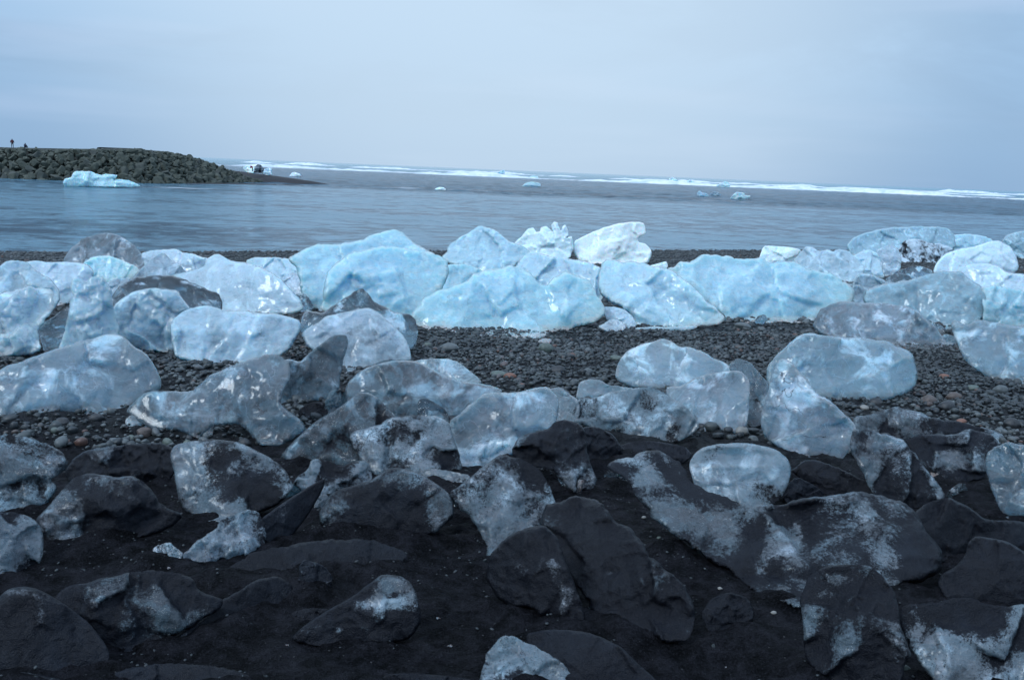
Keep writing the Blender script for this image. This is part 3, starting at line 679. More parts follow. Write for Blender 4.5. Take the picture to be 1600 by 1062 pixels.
# the shingle: separate grey boulders
ice(B, 'cracked lilac-grey boulder lying flat below the slate-blue one', 'ash', '1271,510 1280,492 1283,484 1300,476 1325,472 1350,475 1387,476 1412,479 1435,487 1445,500 1460,510 1470,525 1478,535 1493,538 1450,544 1410,545 1385,543 1350,538 1310,533 1285,521', tone=.62, blue=.1, base=((1271, 520), (1493, 547)))
ice(B, 'blue-grey rounded boulder dotted with sand behind the standing cone', 'ash', '1198,590 1200,575 1215,555 1232,540 1250,525 1268,521 1283,526 1312,528 1350,530 1387,535 1403,545 1420,550 1428,560 1430,575 1432,590 1431,600 1415,612 1390,622 1362,625 1345,629 1325,625 1295,624 1270,617 1230,614 1205,610', tone=.76, blue=.65, fac=4, grain=.5, rough=.8)
ice(B, 'pale boulder with a pointed horn at the frame edge', 'ash', '1488,505 1494,501 1512,511 1525,503 1535,501 1555,505 1580,510 1600,512 1660,520 1670,590 1640,612 1600,608 1580,601 1550,590 1525,575 1507,560 1499,538 1490,518', tone=.72, blue=.5, base=((1490, 575), (1660, 612)), rough=.8)
ice(B, 'bright white-faced boulder with sandy cracks on the open gravel', 'ash', '963,585 965,573 970,562 985,547 1005,538 1022,535 1035,531 1050,534 1062,545 1075,543 1095,550 1112,560 1132,568 1145,578 1150,592 1130,606 1100,610 1060,608 1030,608 995,606 975,598 965,590', tone=.92, blue=.3, dirt=.15, grain=.42)
ice(B, 'grey crusty block between the pale wedge and the standing cone', 'smoke', '1140,570 1152,562 1170,566 1190,590 1200,600 1198,640 1190,662 1172,666 1165,632 1150,602', tone=.6, crack=1)
ice(B, 'smooth lilac wedge with a grainy sand-stained lower edge', 'ash', '1040,607 1065,605 1087,592 1112,585 1137,581 1155,581 1167,590 1170,602 1168,640 1166,663 1150,675 1132,682 1118,681 1095,672 1075,660 1050,640', tone=.6, blue=.1, fac=3, rough=.6, grain=.35, crack=.1)
ice(C_, 'pale layered slab behind the speckled boulder', 'ash', '901,620 907,598 920,594 940,596 948,603 975,606 990,608 985,618 950,628 925,636 905,634', tone=.62)
ice(B, 'speckled black-and-white oval boulder with a bright melting foot', 'silver', '885,660 895,640 907,622 925,625 950,615 975,611 1000,607 1025,608 1045,620 1065,632 1078,645 1090,660 1090,668 1075,680 1062,687 1045,691 1020,690 1005,686 975,686 958,683 940,673 915,663', tone=.72, dirt=.42, blue=.3, grain=.65)
ice(B, 'standing cone-shaped block, smooth lilac with a dark cracked side', 'ash', '1190,660 1193,640 1200,622 1207,592 1215,567 1222,562 1235,566 1245,580 1257,590 1270,607 1277,617 1292,625 1305,635 1318,648 1332,660 1337,677 1330,690 1322,707 1307,725 1300,726 1286,720 1255,721 1232,707 1210,692 1195,680', lean=.3, thick=.75, tone=.62, blue=.1, rough=.8, grain=.42, crack=1, base=((1190, 700), (1337, 726)))
# left of the shingle
ice(B, 'big frosted hump with a glowing blue flank beside the frame edge', 'ash', '-40,590 0,580 15,572 35,567 50,560 87,547 120,537 140,532 162,525 177,522 190,526 205,540 225,552 237,567 247,585 251,602 246,612 232,612 215,622 208,628 198,643 175,648 137,648 100,650 75,653 45,652 10,652 -40,650', tone=.72, blue=.35, rough=.8, grain=.4, dirt=.16, marks=((185, 575, 14, 45, .25),), base=((-40, 655), (250, 640)), patch=((130,628,100,22,-1),(225,580,26,40,.7),(170,540,60,14,.5),(20,620,24,40,.5)))
ice(B, 'boat-shaped white-blue block resting on the dark pebbles', 'pale', '267,510 272,500 287,488 312,480 325,479 350,487 385,487 400,491 430,491 450,497 465,501 471,510 462,525 450,545 437,555 405,562 360,573 332,569 312,566 285,560 275,555 271,535', tone=.88, blue=.5, fac=3, rough=.6, grain=.15, crack=.4)
ice(B, 'glassy twin-peaked ice with a clear rounded snout', 'glass', '470,515 477,488 487,487 500,492 507,490 520,480 540,468 555,457 565,452 575,462 587,477 607,485 622,491 637,492 648,500 652,515 650,535 641,545 630,538 610,530 560,530 510,530 485,532', tone=.72, grain=.4, base=((470, 552), (652, 556)))
ice(B, 'grey translucent dome with a black glassy corner on the shingle', 'ash', '472,522 480,515 493,508 510,495 540,490 570,482 590,488 612,510 630,525 640,548 641,562 625,564 607,563 585,570 550,578 533,585 532,570 500,562 490,545 478,536', tone=.72, blue=.3, clear=.35, dirt=.2)
ice(B, 'twisted grey block with an arched hollow under its belly', 'smoke', '197,643 212,628 232,614 262,612 300,613 315,600 330,587 357,575 390,563 400,560 420,556 437,558 450,565 452,590 440,615 435,630 455,645 472,660 478,670 460,682 445,692 410,694 398,685 385,668 370,660 337,661 322,672 310,683 297,680 282,672 262,668 245,670 225,660 205,648', tone=.78, dirt=.16, grain=.45, base=((200, 672), (478, 694)), thick=.55)
ice(B, 'grainy speckled block with a crystal-crusted dark lower edge', 'smoke', '420,575 440,566 452,562 468,568 482,555 495,545 520,525 540,525 542,540 535,560 531,585 528,608 510,628 487,632 457,636 435,632 422,612', tone=.65, grain=.7, lean=.4)
ice(C_, 'small pale shard under the end of the twisted block', 'ash', '196,657 205,648 220,655 232,664 222,672 200,671', tone=.6)
ice(B, 'big smooth smoky boulder with a long flat back', 'smoke', '540,612 545,600 555,588 570,577 590,570 612,566 637,564 660,570 687,585 725,598 760,602 785,611 770,632 740,654 705,668 670,668 640,664 600,656 565,646 545,632', tone=.62, fac=3, rough=.6, grain=.45, dirt=.2, crack=.2)
ice(B, 'flat pale tongue of ice behind the smooth smoky boulder', 'ash', '640,568 655,564 675,562 700,562 715,567 732,580 747,592 751,599 740,602 712,602 687,594 662,580', tone=.6, fac=2, rough=.5, crack=.2)
ice(B, 'blue-grey boulder with a smooth bulging face and a dark glassy end', 'ash', '702,660 722,645 737,632 755,617 768,614 800,616 825,610 850,606 860,610 870,622 871,642 866,665 845,675 825,690 805,705 790,715 770,730 750,738 725,733 715,712 708,690', tone=.58, blue=.2, grain=.45, rough=1.2, marks=((770, 675, 40, 8, .15),), base=((702, 722), (871, 722)))
ice(C_, 'small frosty chunk between the blue-grey and speckled boulders', 'silver', '857,610 875,606 890,618 902,625 905,645 895,664 872,666 866,642 864,622', tone=.95, dirt=.3)
ice(C_, 'small black crusty lump behind the pointed boulder', 'silver', '600,632 608,624 618,624 628,636 636,648 630,656 612,654', tone=.7, dirt=.7)
ice(C_, 'small glassy knob on the flank of the smooth smoky boulder', 'glass', '650,640 655,624 665,622 680,630 695,640 704,656 694,668 662,662', tone=.5, dirt=.4, base=((650, 680), (704, 680)))
ice(B, 'small grey cone behind the big pointed boulder', 'smoke', '506,656 508,630 515,613 522,610 535,611 547,625 550,645 536,658', tone=.45, lean=.4, fac=2)
ice(C_, 'dark wet lump in the hollow behind the small grey cone', 'dark', '466,646 470,638 485,630 508,628 512,645 505,659 480,662')
ice(B, 'big pointed grey boulder with a ridge running to its tip', 'smoke', '440,712 452,700 465,685 485,667 507,652 525,642 545,627 562,614 577,615 590,625 605,640 617,652 620,668 604,690 600,712 580,727 540,729 500,724 470,722 445,720', tone=.46, dirt=.45, grain=.6, base=((440, 722), (620, 736)), marks=((560, 690, 26, 24, .2),))
ice(B, 'silver speckled boulder with a black slot and a melting foot', 'silver', '547,680 560,672 595,665 605,655 650,650 687,652 702,665 707,685 715,710 722,735 700,739 670,738 655,746 620,737 605,735 590,745 575,733 560,712 552,695', tone=.78, dirt=.52, grain=.75, marks=((608, 700, 7, 26, .5),), base=((547, 742), (722, 748)), patch=((692,690,22,34,-1),(590,735,24,12,-1),(560,680,16,10,-.8),(635,680,30,20,.3)))
ice(C_, 'small bright-edged shard beside the speckled silver boulder', 'silver', '655,738 670,733 700,737 735,744 725,757 702,768 680,759 662,750', tone=.8, dirt=.4)
ice(B, 'wet glossy grey piece with a white sparkle behind the sandy dome', 'silver', '460,755 465,747 482,735 488,718 507,720 535,730 555,722 570,720 577,730 579,747 575,762 550,770 535,780 515,786 500,788 475,768', tone=.7, dirt=.5, grain=.4)
# second rank of dark blocks
ice(B, 'egg-shaped boulder with pale streaks and scattered sand patches', 'silver', '267,710 275,697 295,691 325,688 350,689 375,693 400,705 420,715 440,730 450,745 457,760 445,775 430,790 400,800 370,810 345,817 325,815 307,807 290,797 282,785 277,760 273,735', tone=.62, dirt=.56, grain=.6, fac=2, rough=.55, base=((267, 805), (457, 812)), patch=((425,775,34,34,1),(390,712,30,14,.4),(300,740,30,50,-.8),(340,800,40,14,-.8)))
ice(B, 'dark low ridge of wet ice behind the black-sheeted slab', 'dark', '103,738 115,718 135,705 165,700 212,695 250,693 268,700 273,715 272,738 262,752 240,760 210,760 185,762 150,757 112,755', dirt=.78, rough=1.3)
ice(B, 'layered grey boulder at the frame edge with a dark crumpled end', 'silver', '-40,690 0,681 37,683 55,688 75,697 95,705 105,722 100,735 78,750 87,762 80,775 65,792 50,792 35,806 20,816 -40,816', tone=.42, dirt=.52, rough=1.2, base=((-40, 815), (105, 800)))
ice(B, 'angular slab with a pale combed face and a sheet of black sand', 'dark', '58,812 70,800 82,785 100,765 117,747 140,740 155,743 187,747 207,745 225,755 240,772 247,787 265,797 285,805 270,818 255,828 225,838 180,850 160,858 125,866 105,870 87,865 82,850 67,845 62,830', dirt=.70, tone=.6, fac=6, base=((58, 862), (285, 850)), patch=((92,800,26,60,-1.2),(120,838,24,20,-1.2),(150,750,30,12,-.8),(215,790,70,42,1)))
ice(B, 'rounded frosted block at the frame edge with a speckled flank', 'silver', '-40,812 0,800 25,803 45,808 60,820 67,840 66,865 58,885 40,898 15,905 -40,915', tone=.5, dirt=.5, fac=3)
ice(B, 'sharp dark fin of ice pointing up beside the sandy dome', 'sand', '507,748 505,760 495,780 480,805 465,825 450,845 440,853 420,850 405,835 402,825 412,808 430,795 455,778 480,762', dirt=.93, lean=.4, fac=3, rough=.5, chaik=0, thick=.4)
ice(B, 'silvery pitted piece with crystal teeth leaning on the dark fin', 'silver', '285,870 300,855 315,842 337,827 350,812 375,802 390,797 405,805 415,830 410,850 395,862 375,868 355,875 345,870 330,885 320,883 305,878 290,880', tone=.75, dirt=.45, rough=1.8, clear=.4)
ice(C_, 'small cluster of bright crystals on the black sand', 'silver', '226,877 240,866 241,856 265,848 276,858 285,865 278,880 269,893 250,892 235,885', tone=.9, dirt=.3, rough=2, clear=.5)
ice(C_, 'tiny white crystal sliver beside the crystal cluster', 'silver', '196,888 212,882 228,890 215,901 200,899', tone=.9, dirt=.3)
ice(B, 'sand-blackened dome with a frosted rim below the speckled boulder', 'dark', '502,818 500,800 508,790 518,772 535,765 555,760 580,752 602,736 617,732 645,736 670,750 690,763 702,775 708,790 707,807 695,817 680,830 650,842 635,846 600,844 562,837 530,832 508,824', dirt=.72, tone=.6, grain=.75, fac=3, rough=.6, base=((500, 836), (708, 846)), patch=((600,800,58,42,1),(685,800,20,36,-1),(530,785,24,18,-.7),(600,745,50,10,-.5)))
ice(B, 'steep grey boulder with a smooth tilted face and a silver drip', 'silver', '702,770 720,760 742,742 760,725 782,712 800,714 815,718 837,732 850,745 857,760 865,780 868,792 850,812 830,832 800,852 775,867 762,868 760,850 750,825 735,807 715,792', dirt=.55, tone=.52, fac=5, rough=1.1, base=((702, 842), (868, 846)), patch=((770,842,16,34,-1),(800,790,24,20,-.7),(830,745,30,20,.5)))
ice(B, 'dark bridge-like block with a hollow and icy teeth under it', 'dark', '800,705 812,685 832,677 857,672 865,662 882,658 905,662 915,680 915,700 920,725 930,745 927,765 917,773 900,772 892,762 875,747 865,732 840,727 815,724', dirt=.80, tone=.5, marks=((852, 724, 20, 8, .5),), rough=1.3, base=((800, 765), (930, 772)), patch=((900,690,14,20,-.9),(885,765,26,6,-1.2)))
ice(B, 'black low mound behind the dark bridge-like block', 'sand', '900,680 912,668 930,667 955,677 967,692 975,714 958,728 930,736 908,730')
ice(B, 'dark flat block under the speckled oval boulder', 'sand', '965,714 968,697 990,690 1025,690 1070,698 1082,712 1064,726 1010,724')
ice(B, 'kidney-shaped stone of ice with a hollow scooped in its top', 'ash', '1080,735 1079,722 1088,708 1100,700 1125,695 1158,693 1190,697 1215,705 1230,718 1235,735 1230,755 1222,772 1205,790 1180,794 1155,790 1130,783 1105,775 1088,760', tone=.80, dirt=.38, grain=.5, fac=1, rough=.5, marks=((1155, 711, 46, 11, .55), (1155, 728, 70, 5, -.10)), base=((1080, 782), (1235, 794)))
ice(B, 'longest reclining block, a pale head and a sand-stained body', 'silver', '950,730 955,722 975,715 992,718 1007,707 1025,705 1040,712 1062,722 1073,733 1078,750 1100,768 1150,788 1190,792 1237,785 1270,777 1300,775 1320,769 1340,767 1360,774 1385,778 1412,785 1430,797 1440,815 1460,850 1470,872 1470,885 1462,897 1437,907 1417,913 1395,920 1370,935 1300,948 1250,950 1210,940 1190,930 1162,910 1137,892 1100,870 1060,840 1030,815 1010,790 993,770 985,755 970,745', tone=.60, dirt=.64, grain=.62, fac=3, thick=.6, base=((980, 885), (1480, 925)), lean=1.7, step=4, marks=((1180, 825, 70, 18, .22), (1330, 850, 60, 60, -.15), (993, 740, 7, 24, .3)), patch=((1015,742,24,22,-1),(1080,800,45,24,-.9),(1135,830,30,20,-.6),(1330,800,70,34,-1),(1240,830,18,36,-1),(1385,865,22,36,-.9),(1185,835,34,26,.9),(1250,785,40,12,.8),(1440,870,34,60,1),(1300,905,90,22,.9),(1180,890,60,28,.8)))
ice(B, 'flat black slab lying between the kidney stone and the striped block', 'sand', '1237,735 1257,720 1275,719 1312,732 1340,747 1362,754 1368,770 1350,772 1312,778 1287,776 1262,758', dirt=.85, chaik=0)
ice(C_, 'small black lump half buried beside the kidney stone', 'sand', '1222,765 1245,745 1275,760 1292,775 1260,786 1230,788')
ice(B, 'low dark ledge of frosted ice along the edge of the pebbles', 'dark', '1335,652 1360,650 1380,642 1400,637 1415,641 1435,644 1450,652 1470,657 1495,660 1520,667 1550,672 1567,680 1570,690 1560,698 1525,698 1450,694 1420,696 1375,688 1335,680', dirt=.62, tone=.6, grain=.7, patch=((1400,650,26,10,-.8),(1350,662,16,8,-.8)))
ice(B, 'striped grey boulder with combed ridges down its back', 'silver', '1333,672 1362,675 1387,681 1407,687 1420,700 1435,720 1450,737 1465,757 1474,775 1467,791 1445,794 1427,796 1412,792 1375,787 1367,772 1355,748 1347,734 1340,720 1332,707 1330,690', tone=.48, dirt=.52, rough=1.2, base=((1330, 792), (1474, 797)), patch=((1392,690,22,10,-1),(1360,735,20,40,-.6),(1345,690,18,22,1)))
ice(B, 'shiny angular dark block with a bright dented face', 'dark', '1415,689 1440,681 1475,681 1495,680 1512,671 1530,675 1550,680 1560,695 1550,715 1542,735 1535,745 1515,749 1505,757 1480,765 1465,757 1450,737 1432,712', dirt=.66, tone=.6, marks=((1490, 715, 26, 18, .3),), fac=4, base=((1415, 750), (1560, 762)), patch=((1490,716,44,16,-1.1),(1430,710,24,30,.6)))
ice(C_, 'small translucent chip on dark sand below the shiny angular block', 'glass', '1479,775 1482,768 1497,756 1507,755 1511,765 1500,771 1488,777', tone=.6)
ice(B, 'cracked grey oval boulder cut by the frame edge', 'ash', '1541,722 1545,707 1555,699 1575,692 1600,697 1640,705 1650,760 1640,812 1600,811 1570,807 1557,780 1545,747', tone=.36, blue=.2, fac=2, crack=1, lean=.5)
ice(B, 'wide black sand-coated slab behind the long reclining block', 'sand', '1420,808 1450,785 1480,777 1510,790 1540,812 1600,815 1650,830 1640,860 1560,858 1500,866 1470,880 1445,855', rough=.8)
# nearest rank
ice(B, 'smooth black saddle-shaped mound near the frame corner', 'sand', '1465,910 1472,897 1495,885 1510,865 1513,847 1525,838 1550,841 1575,847 1600,862 1640,880 1640,955 1600,958 1560,957 1520,950 1480,945', fac=2, rough=.4, dirt=1.0, tone=.4)
ice(B, 'bulky upright block with blue-white patches in front of the long one', 'dark', '1255,952 1252,937 1260,917 1265,902 1282,889 1312,883 1340,883 1362,887 1375,897 1390,917 1400,937 1405,957 1406,982 1417,1007 1425,1022 1412,1035 1408,1062 1400,1090 1330,1090 1307,1065 1280,1052 1262,1032 1256,1005 1257,982', dirt=.74, tone=.6, grain=.45, lean=.9, thick=.5, patch=((1302,905,26,10,-1.1),(1288,927,16,8,-1),(1262,975,14,26,-.9),(1312,1008,34,14,-1),(1400,1000,14,30,-.6)))
ice(B, 'large block mottled white and black at the frame corner', 'silver', '1406,960 1410,947 1425,944 1445,944 1465,942 1487,935 1515,935 1537,944 1562,947 1600,947 1660,950 1670,1090 1480,1095 1460,1065 1440,1037 1425,1015 1412,985', dirt=.60, tone=.62, grain=.6, fac=4, thick=.5, patch=((1430,985,26,44,-1),(1490,1035,50,34,-.8),(1560,985,70,34,.9),(1600,1040,40,30,-.5)))
ice(B, 'black sandy slab with one silver-blue rounded knee', 'sand', '760,900 765,870 790,840 820,825 850,820 870,840 885,880 900,920 910,950 915,975 880,977 850,970 835,948 800,948 775,932', dirt=.86, tone=.7, fac=3, marks=((880, 900, 20, 50, -.25),), patch=((868,890,15,26,-1.3),(882,932,18,24,-1.2)))
ice(B, 'wide sheet of ice buried in black sand down the middle', 'dark', '850,790 880,785 905,775 930,782 950,795 962,812 985,830 1000,845 1010,865 1040,890 1065,910 1082,940 1085,965 1075,1000 1030,997 980,977 930,962 900,902 870,852 845,817', dirt=.90, tone=.6, thick=.42, fac=7, lean=1.6, rough=2.2, patch=((952,893,9,8,-1.6),(1075,985,7,10,-1.3),(900,800,40,20,-.3)))
ice(B, 'long buried ridge of dark ice below the sandy dome', 'sand', '340,905 370,880 400,862 440,855 480,848 520,845 560,842 600,850 640,865 620,887 580,897 520,894 450,909 390,922 350,924', thick=.35, lean=1.6, rough=1.8)
ice(B, 'dark low spur joining the frosted grey block in the sand', 'sand', '325,960 345,938 370,927 400,905 430,900 455,912 460,930 440,945 400,957 360,977 320,992 290,1002 270,1002 300,978', dirt=.88, tone=.5, thick=.4)
ice(B, 'frosted grey block sunk in black sand behind the round dark one', 'dark', '85,940 100,920 130,912 162,905 200,897 225,892 250,893 275,897 300,905 308,922 325,930 347,937 345,947 325,960 300,977 275,988 240,1010 200,1017 170,1014 140,1002 110,977 90,957', dirt=.76, tone=.5, grain=.4, thick=.5, patch=((295,965,40,16,-1),(215,930,55,22,-.6),(150,930,30,14,-.6)))
ice(B, 'round matt-black block in the frame corner with a faint pale rim', 'sand', '-40,960 -20,945 0,932 15,920 37,916 57,920 77,930 110,950 140,975 160,1000 170,1018 168,1040 140,1052 90,1057 30,1054 -40,1050', fac=2, rough=.4, dirt=.94, tone=.5, patch=((35,925,36,7,-1.2),))
ice(C_, 'pale tip of ice poking up at the very bottom', 'dark', '0,1066 15,1053 30,1050 60,1055 95,1062 100,1085 0,1088', dirt=.7)
ice(C_, 'small arched black stone of ice with a dark eye hole', 'dark', '460,915 470,902 469,885 475,876 485,878 499,882 510,890 518,902 517,915 510,925 500,933 475,931 462,925', dirt=.82, tone=.7, marks=((503, 898, 7, 9, .9),), lean=.4)
ice(B, 'wedge-shaped dark block with a bright scraped top, alone on sand', 'dark', '455,998 475,980 500,962 530,945 557,930 575,915 595,900 612,899 627,902 640,910 650,930 655,952 656,970 645,990 632,998 600,1005 550,1011 500,1007 475,1003', dirt=.80, tone=.62, grain=.3, fac=4, rough=.6, base=((455, 1006), (656, 1008)), patch=((610,912,24,13,-1.4),(598,944,36,10,-1.3),(532,985,9,7,-1.2),(610,993,8,4,-1.2)))
ice(B, 'silver crusted block with a split face at the bottom edge', 'silver', '755,1045 760,1030 763,1018 775,1004 787,994 800,993 815,1002 832,1010 850,1018 870,1030 882,1042 900,1062 905,1090 760,1090 750,1062', dirt=.50, tone=.7, grain=.65, rough=1.3, patch=((785,1020,24,28,-1),(850,1035,26,12,-.7),(800,1060,30,16,.8)))
ice(B, 'long sand-coated slab beside the silver crusted block', 'sand', '822,990 850,984 890,984 925,990 950,1000 975,1015 1005,1045 1040,1075 1050,1095 900,1095 880,1062 860,1042 840,1022 825,1007', fac=2, dirt=.92, rough=.6, tone=.6)
ice(C_, 'low black rise of ice barely clearing the bottom edge', 'sand', '590,1066 605,1053 640,1052 700,1056 740,1062 745,1090 590,1090')

ice(B, 'low dark hump of sandy ice along the bottom edge', 'sand', '150,1070 190,1046 255,1036 330,1040 385,1052 405,1080 400,1092 150,1092', lean=1.2, thick=.4, rough=1.4)
ice(C_, 'small dark half-buried lump of ice under the dark low spur', 'dark', '455,958 480,950 515,952 530,962 505,972 465,972', lean=1.2, dirt=.9)
ice(C_, 'half-buried dark lump beside the tip of the buried middle sheet', 'sand', '1095,962 1112,935 1140,925 1170,935 1180,965 1150,990 1110,988', lean=1.3, thick=.4, rough=1.5)
ice(C_, 'tiny upright pale shard under the arch of the twisted block', 'ash', '321,681 323,668 329,663 333,671 331,681', lean=.4)
ice(C_, 'small cloudy lump at the end of the wet glossy piece', 'smoke', '443,776 450,760 465,753 478,757 481,770 466,781 450,785', lean=.4)
ice(C_, 'small frosted wedge tucked between the dark fin and the sandy dome', 'silver', '490,803 494,778 508,771 516,780 512,797 500,808', lean=.4, tone=.8)
ice(C_, 'tiny bright lump at the corner of the sandy dome and the steep boulder', 'white', '707,799 711,786 722,785 729,796 719,801', lean=.4, tone=.8)
ice(C_, 'small glassy foot under the pale head of the longest block', 'glass', '943,742 953,733 975,744 984,758 970,760 955,750', lean=.4)
ice(C_, 'row of small icy teeth under the dark bridge-like block', 'glass', '871,746 879,738 893,751 901,769 893,772 882,762', lean=.4)
ice(C_, 'single clear icicle-like tooth beside the other icy teeth', 'glass', '902,772 904,749 913,751 912,770', lean=.4)
ice(C_, 'bright crystal lump below the dark side of the standing cone', 'white', '1325,709 1329,696 1339,698 1338,709 1331,714', lean=.4, clear=.5, tone=.9)
ice(C_, 'tiny sparkling bit between the striped and the shiny angular blocks', 'white', '1452,746 1456,736 1466,740 1467,751 1458,754', lean=.4, clear=.5, tone=.8)
ice(C_, 'small grey wedge at the tail of the cracked lilac-grey boulder', 'ash', '1468,530 1477,522 1492,527 1496,537 1480,539', lean=.4, tone=.5)
ice(C_, 'glassy pointed foot jutting from under the slate-blue boulder', 'glass', '1443,500 1459,503 1476,512 1480,522 1470,524 1457,513', lean=.4, tone=1.0)
ice(C_, 'small clear lump at the edge of the gravel below the wide bank', 'glass', '1179,504 1185,494 1195,492 1199,500 1192,506', lean=.4)
ice(C_, 'small dirty clear lump at the tail of the sloping blue block', 'glass', '1120,502 1122,489 1131,491 1134,500 1126,504', lean=.4, dirt=.4)
ice(C_, 'clear blue wedge beside the glassy twin-peaked ice', 'glass', '473,514 475,488 481,484 490,493 498,497 491,506 482,514', lean=.4, blue=.8, tone=1.0)

# ------------------------------------------------------------------ sand banked against the near blocks
GX0, GX1, GY0, GY1, GS = -7.0, 7.0, 1.0, 10.0, 0.025
Bk = np.zeros((int((GY1 - GY0) / GS), int((GX1 - GX0) / GS)))
for c_ in CONTACT:
    i_ = ((c_[:, 1] - GY0) / GS).astype(int); j_ = ((c_[:, 0] - GX0) / GS).astype(int)
    ok_ = (i_ >= 0) & (i_ < Bk.shape[0]) & (j_ >= 0) & (j_ < Bk.shape[1]); Bk[i_[ok_], j_[ok_]] = 1
for _ in range(3):
    for ax in (0, 1):
        Bk = sum(np.roll(Bk, k_, ax) for k_ in range(-2, 3)) / 5
Bk = np.clip(Bk * 5.5, 0, 1)
_gf = ground_fine
def ground_fine(x, y):
    fx = np.clip((x - GX0) / GS, 0, Bk.shape[1] - 1.01); fy = np.clip((y - GY0) / GS, 0, Bk.shape[0] - 1.01)
    i, j = fy.astype(int), fx.astype(int); a, b = fx - j, fy - i
    v = Bk[i, j] * (1 - a) * (1 - b) + Bk[i, j + 1] * a * (1 - b) + Bk[i + 1, j] * (1 - a) * b + Bk[i + 1, j + 1] * a * b
    P_ = np.stack([x, y, 0 * x], -1)
    return _gf(x, y) + v * np.clip(0.030 + 0.055 * fbm(P_ * 3.3 + 2, 3), 0.0, .08) * (1 - smooth(y, 6.5, 9))
co = np.empty(len(beach.data.vertices) * 3, np.float32); beach.data.vertices.foreach_get('co', co); co = co.reshape(-1, 3)
co[:, 2] = ground_fine(co[:, 0].astype(float), co[:, 1].astype(float)); beach.data.vertices.foreach_set('co', co.ravel()); beach.data.update()

# ------------------------------------------------------------------ floating and far ice
ice('iceberg', 'bright blue iceberg drifting in front of the stone breakwater', 'blue', '98.7,285 101.5,280.5 111.7,277.3 114,272 118.7,268.3 129.7,268.7 142,268.4 150,272.6 159,275 165.6,272.6 183,274.2 181,277.3 176.5,281.2 187.5,281 201.5,282.8 218.7,290.3 203,292 172,292 140,292.5 109,291.5 101.5,291.5', water=True, tone=1.15, blue=.85, lean=.3, chaik=0, rough=.7, cat='iceberg', thick=.9)
G_ = None
def floe(label, cls, pts, **k):
    k.setdefault('tone', 1.1); k.setdefault('blue', .6 if cls != 'white' else .25)
    ice('ice_floe', label, cls, pts, water=True, lean=.3, step=0.5, chaik=0, cat='floating ice', **k)
floe('flat-topped pale floe adrift straight out from the white spired ice', 'blue', '817,291 820,288 824,286 830,285 840,286 844,288 843.5,291')
floe('thin fin of ice sticking up in the surf line', 'blue', '774,272.5 780,269 785,267 788,267 787,272.5')
floe('small pale floe just behind the flat-topped floe', 'blue', '826,278 831,276 840,276.5 840.5,278.5')
floe('pointed turquoise floe in the surf with a low tail', 'blue', '1046,285 1047,279 1051,277.5 1056,281 1060,284 1059,286')
floe('rounded turquoise floe caught in the white surf line', 'blue', '1014,285.5 1018,282.5 1025,281 1028,284 1027,286')
floe('small peaked lump of ice in the surf between two turquoise floes', 'pale', '1070,287.5 1074,284 1078,281.5 1082,284.5 1090,286 1090,288')
floe('dark-ended blue floe at the shore side of the surf', 'blue', '1120,291 1126,287 1132,284.5 1139,286.5 1140,290 1138,292')
floe('notched clear blue floe beyond the river mouth', 'teal', '1090,306 1090.5,301 1093,299 1097,302 1104,303 1107,306.5', tone=1.0)
floe('low grey-blue floe trailing the notched one', 'teal', '1109,306 1112,302 1118,300.5 1124,302 1126,306', tone=.6)
floe('bright angular floe with a thin white tip, farthest to the side of the group', 'blue', '1142,310 1147,304 1151,301 1157,301.5 1162,302.5 1164,306 1172,306.5 1170,309 1162,311', tone=1.15)
floe('low white bump of ice on the smooth river water', 'white', '680,296 684,294.2 688,293.2 693,294 696,296.5')
floe('small white floe in the waves off the sand spit', 'white', '453,275 457,270.5 461,270 468,272.5 470,275.5', tone=1.2)

# ------------------------------------------------------------------ breakwater
base_pts = np.array([[-190, 150], [-150, 150], [-89, 151], [-72, 153], [-63, 160], [-59.5, 172], [-57.5, 184], [-56, 196], [-56, 205]], float)
def top_h(s):
    return np.interp(s, [0, 101, 118, 129, 142, 148, 154, 160, 166, 176], [5.0, 5.3, 5.7, 6.1, 5.8, 5.1, 3.8, 2.0, 0.9, 0.5])
seg = np.linalg.norm(np.diff(base_pts, axis=0), axis=1); S = np.concatenate([[0], np.cumsum(seg)])
def face(s, v):
    """point of the sloping stone face: s along the foot, v up the slope 0..1"""
    bx, by = np.interp(s, S, base_pts[:, 0]), np.interp(s, S, base_pts[:, 1])
    e = 6.0
    tx = np.interp(s + e, S, base_pts[:, 0]) - np.interp(s - e, S, base_pts[:, 0]); ty = np.interp(s + e, S, base_pts[:, 1]) - np.interp(s - e, S, base_pts[:, 1])
    L = np.hypot(tx, ty) + 1e-6; nx, ny = -ty / L, tx / L
    H = top_h(s)
    return np.array([bx + nx * H * 1.25 * v, by + ny * H * 1.25 * v, WATER - 0.4 + H * v])
n_s, n_v = 90, 14
ss = np.linspace(0, S[-1], n_s); prof = []
for s in ss:
    row = [face(s, -0.15) - np.array([0, 0, .9])] + [face(s, v) - np.array([0, 0, 0.75]) for v in np.linspace(0, 1, 8)]
    tp = row[-1]; d = tp - row[1]; d[2] = 0; d /= np.linalg.norm(d) + 1e-6
    row += [tp + d * 2 + np.array([0, 0, 1.05]), tp + d * 12 + np.array([0, 0, 1.05]), tp + d * 18 - np.array([0, 0, top_h(s) * 1.1])]
    prof.append(row)
prof = np.array(prof)
core = grid_mesh('breakwater_bank', prof[..., 0], prof[..., 1], prof[..., 2], M_CORE)
tag(core, 'long dark rubble bank with a level top under the piled boulders', 'bank')

